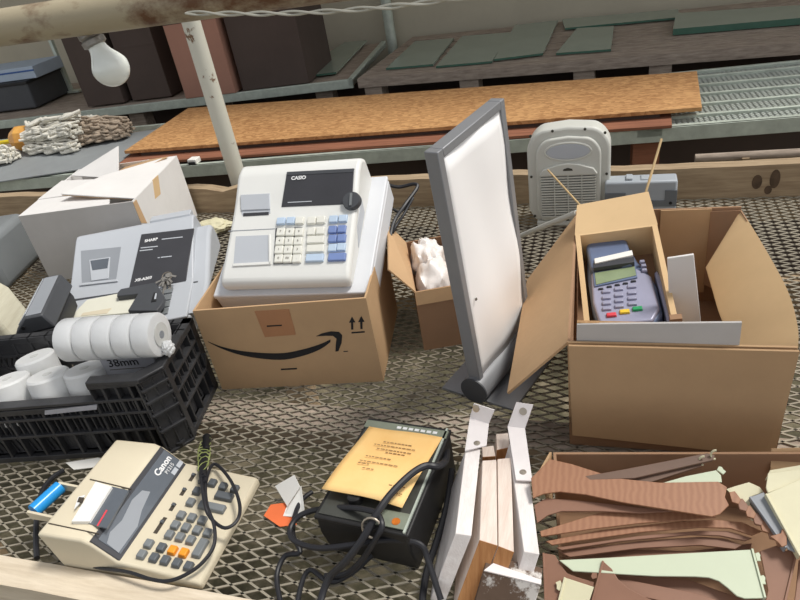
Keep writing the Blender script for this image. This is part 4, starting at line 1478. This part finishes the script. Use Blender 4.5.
plate('pale green bracket in front with wide end and hooks at right', [(559, 560), (610, 557.5), (660, 554.5), (751, 549.5), (757, 572), (764, 598), (745, 598.5), (737, 596), (728, 588), (719, 581), (709, 577.5), (695, 576.5), (655, 576), (620, 574), (573, 571)],
      .940, .3, 0, cream, hooks=((756, 557, 4, 0), (761, 580, 4, 0)), flange=(((752, 549), (765, 598)),))
plate('brown bracket with pointed tip rising at the front edge', [(603, 561), (612, 569), (618, 579), (628, 588), (645, 597), (660, 603), (660, 625), (588, 625), (592, 600), (597, 580)], .952, .5, .0, bracketbrown, hooks=((597, 574, -5, 0),), flange=(((603, 561), (591, 606)),))
plate('brown bracket standing at the left front beside the white board', [(543.5, 553), (555, 555), (561, 565), (567, 573), (577, 577), (594, 582), (594, 612), (545, 620)], .944, .45, 0, bracketbrown, flange=(((543.5, 553), (546, 618)),))
plate('aged cream bracket end at the front edge of the heap', [(565, 577.5), (594, 587), (589, 602), (585, 620), (553, 615), (560, 596)], .953, .5, 0, creamold, hooks=((562, 584, -5, 2),), flange=(((565, 577.5), (556, 612)),))
plate('brown bracket under the pale green bracket at the front', [(600, 575), (650, 577), (690, 580), (740, 598), (770, 625), (640, 625), (615, 590)], .918, .25, 0, bracketbrown)
plate('dark brown bracket lying diagonally beneath the pale green bracket', [(604, 577), (630, 580), (690, 592), (720, 601), (680, 605), (620, 592)], .93, .3, 0, bracketbrown)
plate('brown bracket on edge at the right front corner', [(760, 551), (778, 545), (786, 551), (793, 547), (798, 551), (790, 575), (782, 620), (762, 620), (768, 590)], .935, .35, 0, bracketbrown, flange=(((797, 550), (781, 618)),))
plate('brown bracket at the far right edge of the picture', [(799, 560), (815, 556), (830, 600), (792, 620), (796, 590)], .93, .3, 0, bracketbrown)
plate('wide pale cream bracket at the right edge of the heap', [(766, 494), (812, 474), (840, 520), (812, 566), (797, 553), (789, 539)], .955, .35, 0, creamold, flange=(((766, 494), (800, 556)),))
plate('grey bracket lying against the wide pale cream bracket', [(750, 497), (764, 492), (798, 553), (788, 549), (783, 541)], .950, .3, 0, plgreyd, flange=(((750, 497), (786, 548)),))
plate('torn edged cream bracket at the back right of the heap', [(768, 473), (785, 471), (810, 468), (815, 480), (790, 485), (768, 493), (766, 487)], .955, .3, 0, creamold)
plate('cream bracket end between the diagonal row and the grey bracket', [(726, 489), (735, 486), (749, 482), (760, 487), (764, 492), (752, 496), (750, 504), (765, 525), (752, 520), (735, 498)], .943, .3, 0, creamold)
plate('pale green bracket tip behind the big top bracket', [(658, 484), (686, 476), (716, 470), (721, 475), (722, 482), (700, 483)], .953, .25, 0, cream, hooks=((720, 472, 3, -3),))
plate('cream bracket behind at the upper right beside the box wall', [(765, 480), (770, 470), (812, 463), (815, 469), (786, 472)], .949, .3, 0, creamold)
# row of bracket ends running diagonally
for i in range(7):
    x, y = 731 + i * 7.6, 495 + i * 7.2
    plate('hooked brown bracket end in the diagonal row, %s from the top' % ('first', 'second', 'third', 'fourth', 'fifth', 'sixth', 'lowest')[i],
          [(x - 2, y - 3), (x + 4, y - 4), (x + 10, y + 4), (x + 8, y + 9), (x + 1, y + 7)], .950 - i * .001, .3, 0, bracketbrown if i % 2 else woodgrain, t=.004)
plate('brown bracket hook plate at the lower end of the diagonal row', [(770, 536), (781, 533), (782, 529), (787, 528), (787, 545), (782, 547), (778, 542)], .954, .35, 0, woodgrain)
# two dark channels at the back with pale clips
for i, (a, b, cc) in enumerate((((585, 476), (715, 455), 'upper'), ((592, 483), (703, 461), 'lower'))):
    root = plate('dark brown shelf channel with pale clip, %s of two at the back' % cc,
                 [(a[0], a[1]), (a[0] + 40, a[1] - 7), (b[0] - 8, b[1] - 2), (b[0], b[1]), (b[0] - 2, b[1] + 5), (a[0] + 50, a[1] + 2), (a[0] + 5, a[1] + 4)], .955 - .006 * i, .3, 0, channelbrown, t=.004, name='shelf_channel', group='dark shelf channels')
    n = Vector((0, -.3, 1)).normalized()
    c = onplane(b[0] + 1, b[1] + 2, Vector((.08, .58, .957 - .006 * i)), n)
    MB(TR(*(c - root.location))).rings([(.006 * math.cos(R(90 + a_)), .002, .008 * math.sin(R(90 + a_)) + .002) for a_ in range(0, 200, 20)], .0014, 6).build('clip', creamold, root)

# ------------------------------------------------------------------ overhead pipe, bulb, wire, pole
pr_ = thing('pipe_frame', 'rusty steel pipe running overhead across the top left', 'pipe frame', (-1.7, .87, 0))
za = aty(0, 28, .87)
zb = aty(270, -11, .87)
sl = (zb - za) / (zb.x - za.x)


def onpipe(x):
    return za + sl * (x - za.x)


pA, pB = onpipe(-2.6), onpipe(1.35)
MB(TR(1.7, -.87, 0)).cyl(pA, pB, .0265, n=28).build('pipe', rustpipe, pr_)
for p in (pA, pB):
    MB(TR(1.7, -.87, 0)).cyl((p.x, .87, 0), (p.x, .87, p.z), .03, n=20).build('post', rustpole, pr_)
bl = thing('light_bulb', 'white opal light bulb in a metal socket hanging below the overhead pipe', 'light bulb', (0, 0, 0))
bt = aty(87, 31, .882)
axd = (aty(112, 70, .882) - bt).normalized()
bl.location = bt
q = axd.to_track_quat('Z', 'Y').to_matrix().to_4x4()
L0 = (aty(97, 45, .882) - bt).length
Lb = (aty(120, 85.5, .882) - bt).length
MB(q).lathe([(.012, -.015), (.017, -.012), (.0175, .008), (.0145, .012), (.0145, L0 - .012), (.0185, L0 - .009), (.0185, L0 - .002), (.015, L0)], 24).build('socket', brass, bl)
MB(q).lathe([(.009, -.045), (.009, -.015)], 14).build('socket_stem', brass, bl)
rb_ = .0285
cz = Lb - rb_
pr2 = [(.0125, L0 - .002), (.0138, L0 + .002)]
for i in range(1, 9):
    t_ = i / 8
    pr2.append((.0138 + (rb_ - .0138) * (t_ * t_ * (3 - 2 * t_)), L0 + .002 + (cz - L0 - .002) * t_))
for i in range(1, 11):
    a = R(90 - i * 9)
    pr2.append((max(.0006, rb_ * math.sin(a)), cz + rb_ * math.cos(a)))
MB(q).lathe(pr2, 32).build('glass_bulb', bulbglass, bl, ang=60)
ww = MB()
w0, w1 = aty(186, 13, .835), aty(470, -7, .835)
for ph in (0, math.pi):
    pts = []
    for i in range(121):
        t_ = i / 120
        p = w0 + (w1 - w0) * (t_ * 1.7 - .0)
        p = p - Vector((0, 0, .010 * math.sin(math.pi * min(1, t_ * 1.5)))) + Vector((0, .0022 * math.cos(t_ * 46 + ph), .0022 * math.sin(t_ * 46 + ph)))
        pts.append(p)
    ww.rings(pts, .0016, 6)
tag(ww.build('twisted_wire', wirem), 'twisted pale wire strung from the overhead pipe across the top', 'wire')
po = thing('upright_pole', 'white painted upright pole with rust chips behind the bench', 'pole', (-1.176, 1.86, 0))
ptop = aty(192, 12, 1.86)
pbot = aty(237.5, 188, 1.86)
px_ = (ptop.x + pbot.x) / 2
po.location = (px_, 1.86, 0)
MB().cyl((0, 0, 0), (0, 0, 1.5), .0285, n=28).build('pole', rustpole, po)

# ------------------------------------------------------------------ second bench behind with boards
A2, B2 = at(0, 181), at(800, 117)
a2 = math.degrees(math.atan2((B2 - A2).y, (B2 - A2).x))
b2 = thing('greenhouse_bench', 'second long metal bench behind with brown boards and mops on it', 'bench', (A2.x, A2.y, 0), a2)
L2 = (B2 - A2).length
D2 = .66


def loc2(p):
    return W(b2).inverted() @ p


gx = loc2(at(668, 128)).x
MB().box(-1.2, L2 + .5, 0, .012, .80, TZ).build('front_channel', steelgal, b2, .002)
MB().box(-1.2, L2 + .5, 0, .03, TZ - .004, TZ).build('front_channel', steelgal, b2, .001)
MB().box(-1.2, L2 + .5, D2, D2 + .02, .80, TZ + .004).build('back_channel', steelgal, b2, .002)
MB().box(-1.2, gx, .03, D2, .822, .83).build('wooden_deck', palletwood, b2)


def ridge(x, y):
    return .0


mt2 = expanded(meshgal, gx, L2 + .5, .03, D2, TZ - .006, .036, .0165, .0048, .003)
mt2.parent = b2
for yy in (.10, .22, .34, .46, .58):
    MB().box(gx, L2 + .5, yy, yy + .016, TZ - .01, TZ + .004).build('mesh_rib', steelgal, b2, .002)
MB().box(gx - .1, gx - .015, .0, .05, TZ - .03, TZ + .006).build('channel_joint', steelgal, b2, .002)
for x in (-.9, .6, 2.0, 2.75, L2 + .35):
    for y in (.08, D2 - .08):
        MB().box(x - .045, x + .045, y - .045, y + .045, 0, .80).build('leg', woodred, b2)
MB().box(-1.2, L2 + .5, .25, .28, 0, .80).build('shade_board', boxdark, b2)  # added dark board, stands in for the shade under the bench
lr = MB()
pA_, pB_ = loc2(aty(690, 161, 2.1)), loc2(aty(830, 152, 2.1))
rdp = thing('weathered_pole', 'weathered pale pole lying low behind the back rail at right', 'pole', aty(745, 156, 2.08))
e_ = (aty(830, 152, 2.08) - aty(660, 161, 2.08))
MB().cyl(e_ * -.3, e_ * .6, .014, n=16).build('pole', palletwood, rdp)
MB().box(-.01, .01, -.02, .02, -1, 0).build('stake', wood, rdp)


def sheet(name, lab, cat, px4, z, t, m, rootz=None):
    P = [at(*p, z) for p in px4]
    c = sum(P, Vector()) / 4
    o = MB(TR(*(-c))).slab([P[0], P[1], P[2], P[3]], t).build(name, m, None, .001)
    o.location = c
    return tag(o, lab, cat)


sheet('plywood_board', 'reddish brown board under the strand board on the second bench', 'board', [(118, 164), (672, 125), (671, 112), (150, 140)], .862, .011, woodred)
sheet('strand_board', 'long orange-brown strand board on top of the second bench', 'board', [(124, 151), (702, 107), (697, 71), (188, 108)], .892, .014, osb)
sheet('board_batten', 'thin batten between the two brown boards', 'batten', [(140, 152), (660, 113), (660, 110), (150, 148)], .878, .016, boxdark)
sheet('grey_sheet', 'flat blue-grey sheet lying under the mops on the second bench', 'sheet', [(-30, 186), (118, 163), (165, 128), (20, 148)], .861, .006, greysheet)


def mop(lab, p0, p1, r0, r1, m, seed, n=70):
    rnd = random.Random(seed)
    root = thing('mop_head', lab, 'mop', p0, group='mop heads on the second bench')
    d = p1 - p0
    L_ = d.length
    mb = MB()
    side = d.cross(Vector((0, 0, 1))).normalized()
    for i in range(n):
        pts = []
        s0 = rnd.uniform(-1, 1)
        h0 = rnd.uniform(0, 1)
        ph = rnd.uniform(0, 6)
        for k_ in range(7):
            t_ = k_ / 6
            wdt = r0 + (r1 - r0) * t_
            w_ = wdt * s0 + .022 * math.sin(ph + t_ * 19)
            hh = (math.sqrt(max(.05, 1 - s0 * s0)) * (r0 * .9 + (r1 * .7 - r0 * .9) * t_)) * h0 * 1.7 + .006
            pts.append(d * (t_ * rnd.uniform(.9, 1.03)) + side * w_ + Vector((0, 0, hh + .008 * math.sin(ph * 2 + t_ * 11) * h0)))
        mb.rings(smooth(pts, 3), rnd.uniform(.0055, .008), 5)
    mb.build('strands', m, root, ang=80)
    return root


g1 = mop('white cotton mop head bound in an orange wrapper', at(38, 148, .866), at(92, 143, .866), .085, .13, mopwhite, 1, 110)
q = MB()
w0_, w1_ = at(18, 150, .87) - g1.location, at(44, 146, .87) - g1.location
q.rings([w0_ + Vector((0, 0, .05)), w0_ * .7 + w1_ * .3 + Vector((0, 0, .052)), w1_ + Vector((0, 0, .05))], [.04, .066, .058], 9)
q.build('orange_wrapper', moporange, g1, ang=20)
q = MB()
q.cyl(w0_ + Vector((0, 0, .048)), at(-60, 152, .9) - g1.location, .011, n=12)
q.build('yellow_handle', yellow, g1)
mop('grey-brown dirty mop head lying behind the white one', at(80, 143, .866), at(132, 134, .866), .08, .07, mopgrey, 2, 90)
mop('pale mop head cut by the left picture edge on the second bench', at(-25, 166, .866), at(17, 160, .866), .05, .05, mopwhite, 3, 40)
cp_ = thing('clip', 'small white and black clip on the front edge of the second bench', 'clip', at(195, 163, .85))
MB().box(-.02, .02, -.02, .02, .0, .022).build('top', paper, cp_, .003)
MB().box(-.016, .016, -.024, -.018, -.03, .012).build('jaw', blackpl, cp_, .002)

# ------------------------------------------------------------------ third bench along the wall with pallets
L3a, L3b = at(0, 121), at(352, 79)
a3 = math.degrees(math.atan2((L3b - L3a).y, (L3b - L3a).x))
b3 = thing('storage_bench', 'steel edged storage bench with stacked cartons at the back left', 'bench', (L3a.x, L3a.y, 0), a3)
LL = (L3b - L3a).length
MB().box(-1.5, LL, 0, .02, .80, TZ).build('front_channel', steelgal, b3, .003)
MB().box(-1.5, LL, .02, 1.0, .81, .84).build('deck', palletwood, b3)
MB().box(LL - .03, LL, 0, 1.0, .81, TZ).build('end_channel', steelgal, b3, .003)
MB().box(-1.5, LL, .3, .33, 0, .81).build('shade_board', boxdark, b3)  # dark sheet added to blacken the shaded gap below the deck
for x in (-1, .15, .9, 1.45, LL - .2):
    for y in (.12, .85):
        MB().box(x - .05, x + .05, y - .05, y + .05, 0, .81).build('leg', palletwood, b3)
R3a, R3b = at(357, 79), at(800, 43)
a4 = math.degrees(math.atan2((R3b - R3a).y, (R3b - R3a).x))
b4 = thing('pallet_bench', 'wooden pallet bench with sheets of glass along the back wall', 'bench', (R3a.x, R3a.y, 0), a4)
L4 = (R3b - R3a).length
for i in range(7):
    MB().box(0, L4 + .8, .0 + i * .15, .13 + i * .15, .825, .85).build('deck_board', palletwood, b4)
MB().box(0, L4 + .8, 0.0, .02, .80, .825).build('front_beam', palletwood, b4)
for x in (.08, .62, 1.2, 1.55, 2.2):
    for y in (.06, .9):
        MB().box(x - .05, x + .05, y - .05, y + .05, 0, .825).build('leg', palletwood, b4)
MB().box(0, L4 + .8, .3, .33, 0, .825).build('shade_board', boxdark, b4)  # added too, its dark colour deepens the shade under the pallets


def glass(lab, px4, z=.862, t=.01):
    P = [at(*p, z) for p in px4]
    c = sum(P, Vector()) / 4
    root = thing('glass_pane', lab, 'glass pane', c, group='glass panes on the back bench')
    MB(TR(*(-c))).slab(P, t).build('pane', crateglass, root)
    e = MB(TR(*(-c)))
    e.hexa([P[0] - Vector((0, 0, t)), P[1] - Vector((0, 0, t)), P[1] + Vector((0, -.003, -t)), P[0] + Vector((0, -.003, -t))],
           [P[0], P[1], P[1] + Vector((0, -.003, 0)), P[0] + Vector((0, -.003, 0))])
    e.build('pane_edge', glassgreen, root)


glass('dull green glass pane nearest the dark cartons', [(287, 78), (336, 72), (367, 40), (345, 42)])
glass('dull green glass pane on the left of the pallet bench', [(386, 68), (433, 64), (454, 38), (415, 41)], .864)
glass('greyer glass pane second from left on the pallet bench', [(436, 66), (492, 61), (512, 32), (462, 36)], .864)
glass('large green glass pane in the middle of the pallet bench', [(494, 59), (543, 53), (558, 20), (515, 25)], .868)
glass('square green glass pane right of the middle on the pallet bench', [(556, 53), (611, 49), (614, 26), (577, 28)], .864)
glass('long narrow green glass pane along the wall', [(565, 28), (680, 17), (678, 9), (562, 19)], .868)
glass('stack of dark green glass at the right on the pallet bench', [(673, 29), (810, 17), (815, 4), (676, 13)], .885, .03)


def stored(lab, pl_, pr_x, ztop_px, depth, m, z=TZ, name='cardboard_box', group=None, taped=None):
    A = at(*pl_, z)
    B = at(*pr_x, z)
    w = (B - A).length
    a = a3
    h = ztop_px
    root = thing(name, lab, 'box', A, a, group=group)
    MB().box(0, w, 0, depth, 0, h).build('carton', m, root, .004)
    if taped:
        MB().box(-.001, w + .001, -.002, .004, h * taped - .006, h * taped + .006).build('seam', boxdark, root)
    return root


stored('tall dark brown carton at the right end of the stored cartons', (243, 91), (312, 76), .62, .5, boxdark)
stored('brown carton with a seam behind the white pole', (186, 99), (240, 88), .62, .45, boxbrown, taped=.66)
stored('dark carton left of the brown seamed carton', (133, 101), (176, 93), .62, .45, boxdark, taped=.5)
stored('very dark carton behind the light bulb', (88, 107), (130, 99), .50, .45, boxdark)

bt_ = thing('plastic_tote', 'dark storage tote carrying a pale blue carton at the far left', 'tote', at(-40, 118), a3)
MB().box(0, .60, .02, .4, 0, .17).build('tote', darkpl, bt_, .01)
MB().box(-.01, .61, .01, .41, .155, .175).build('rim', blackpl, bt_, .004)
bb_ = thing('blue_carton', 'pale blue and white carton lying on the dark tote at far left', 'box', W(bt_) @ Vector((.1, .06, .177)), a3)
MB().box(0, .56, 0, .3, 0, .075).build('carton', bluebox, bb_, .004)
MB().box(0, .56, -.002, .002, .045, .055).build('stripe', bluestripe, bb_)
MB().box(.12, .22, -.003, .002, .01, .06).build('picture_label', cardlight, bb_)
tpst = thing('steel_stand', 'thin steel angle stand beside the dark tote', 'stand', at(72, 92, .85))
MB().box(-.012, .012, -.012, .012, 0, .42).build('upright', steelgal, tpst)
MB().box(-.09, .09, -.03, .03, 0, .012).build('foot', steelgal, tpst)
fp = aty(376, 0, 4.5)
fb = at(381, 46)
pp = thing('upright_pole', 'distant grey pole standing against the back wall', 'pole', (fb.x, 4.52, 0))
MB().cyl((0, 0, 0), (0, 0, 2.6), .035, n=20).build('pole', steelgal, pp)

# ------------------------------------------------------------------ light
world = bpy.data.worlds.new('world')
scene.world = world
world.use_nodes = True
nt = world.node_tree
bgn = nt.nodes['Background']
sky = nt.nodes.new('ShaderNodeTexSky')
sky.sky_type = 'NISHITA'
sky.sun_elevation = R(52)
sky.sun_rotation = R(60)
sky.sun_disc = False
hs = nt.nodes.new('ShaderNodeHueSaturation')
hs.inputs['Saturation'].default_value = 0.12
nt.links.new(sky.outputs['Color'], hs.inputs['Color'])
nt.links.new(hs.outputs['Color'], bgn.inputs['Color'])
bgn.inputs['Strength'].default_value = 0.165
sun = bpy.data.lights.new('sun', 'SUN')
sun.energy = 2.75
sun.angle = R(14)
sun.color = (1, .965, .9)
so2 = bpy.data.objects.new('sun', sun)
COL.objects.link(so2)
sd = Vector((.45, .20, .87)).normalized()
so2.rotation_euler = sd.to_track_quat('Z', 'Y').to_euler()
so2.location = sd * 6
vs_ = scene.view_settings
vs_.view_transform = 'Standard'
vs_.look = 'None'
vs_.gamma = 1
vs_.exposure = 0.0
vs_.use_curve_mapping = False
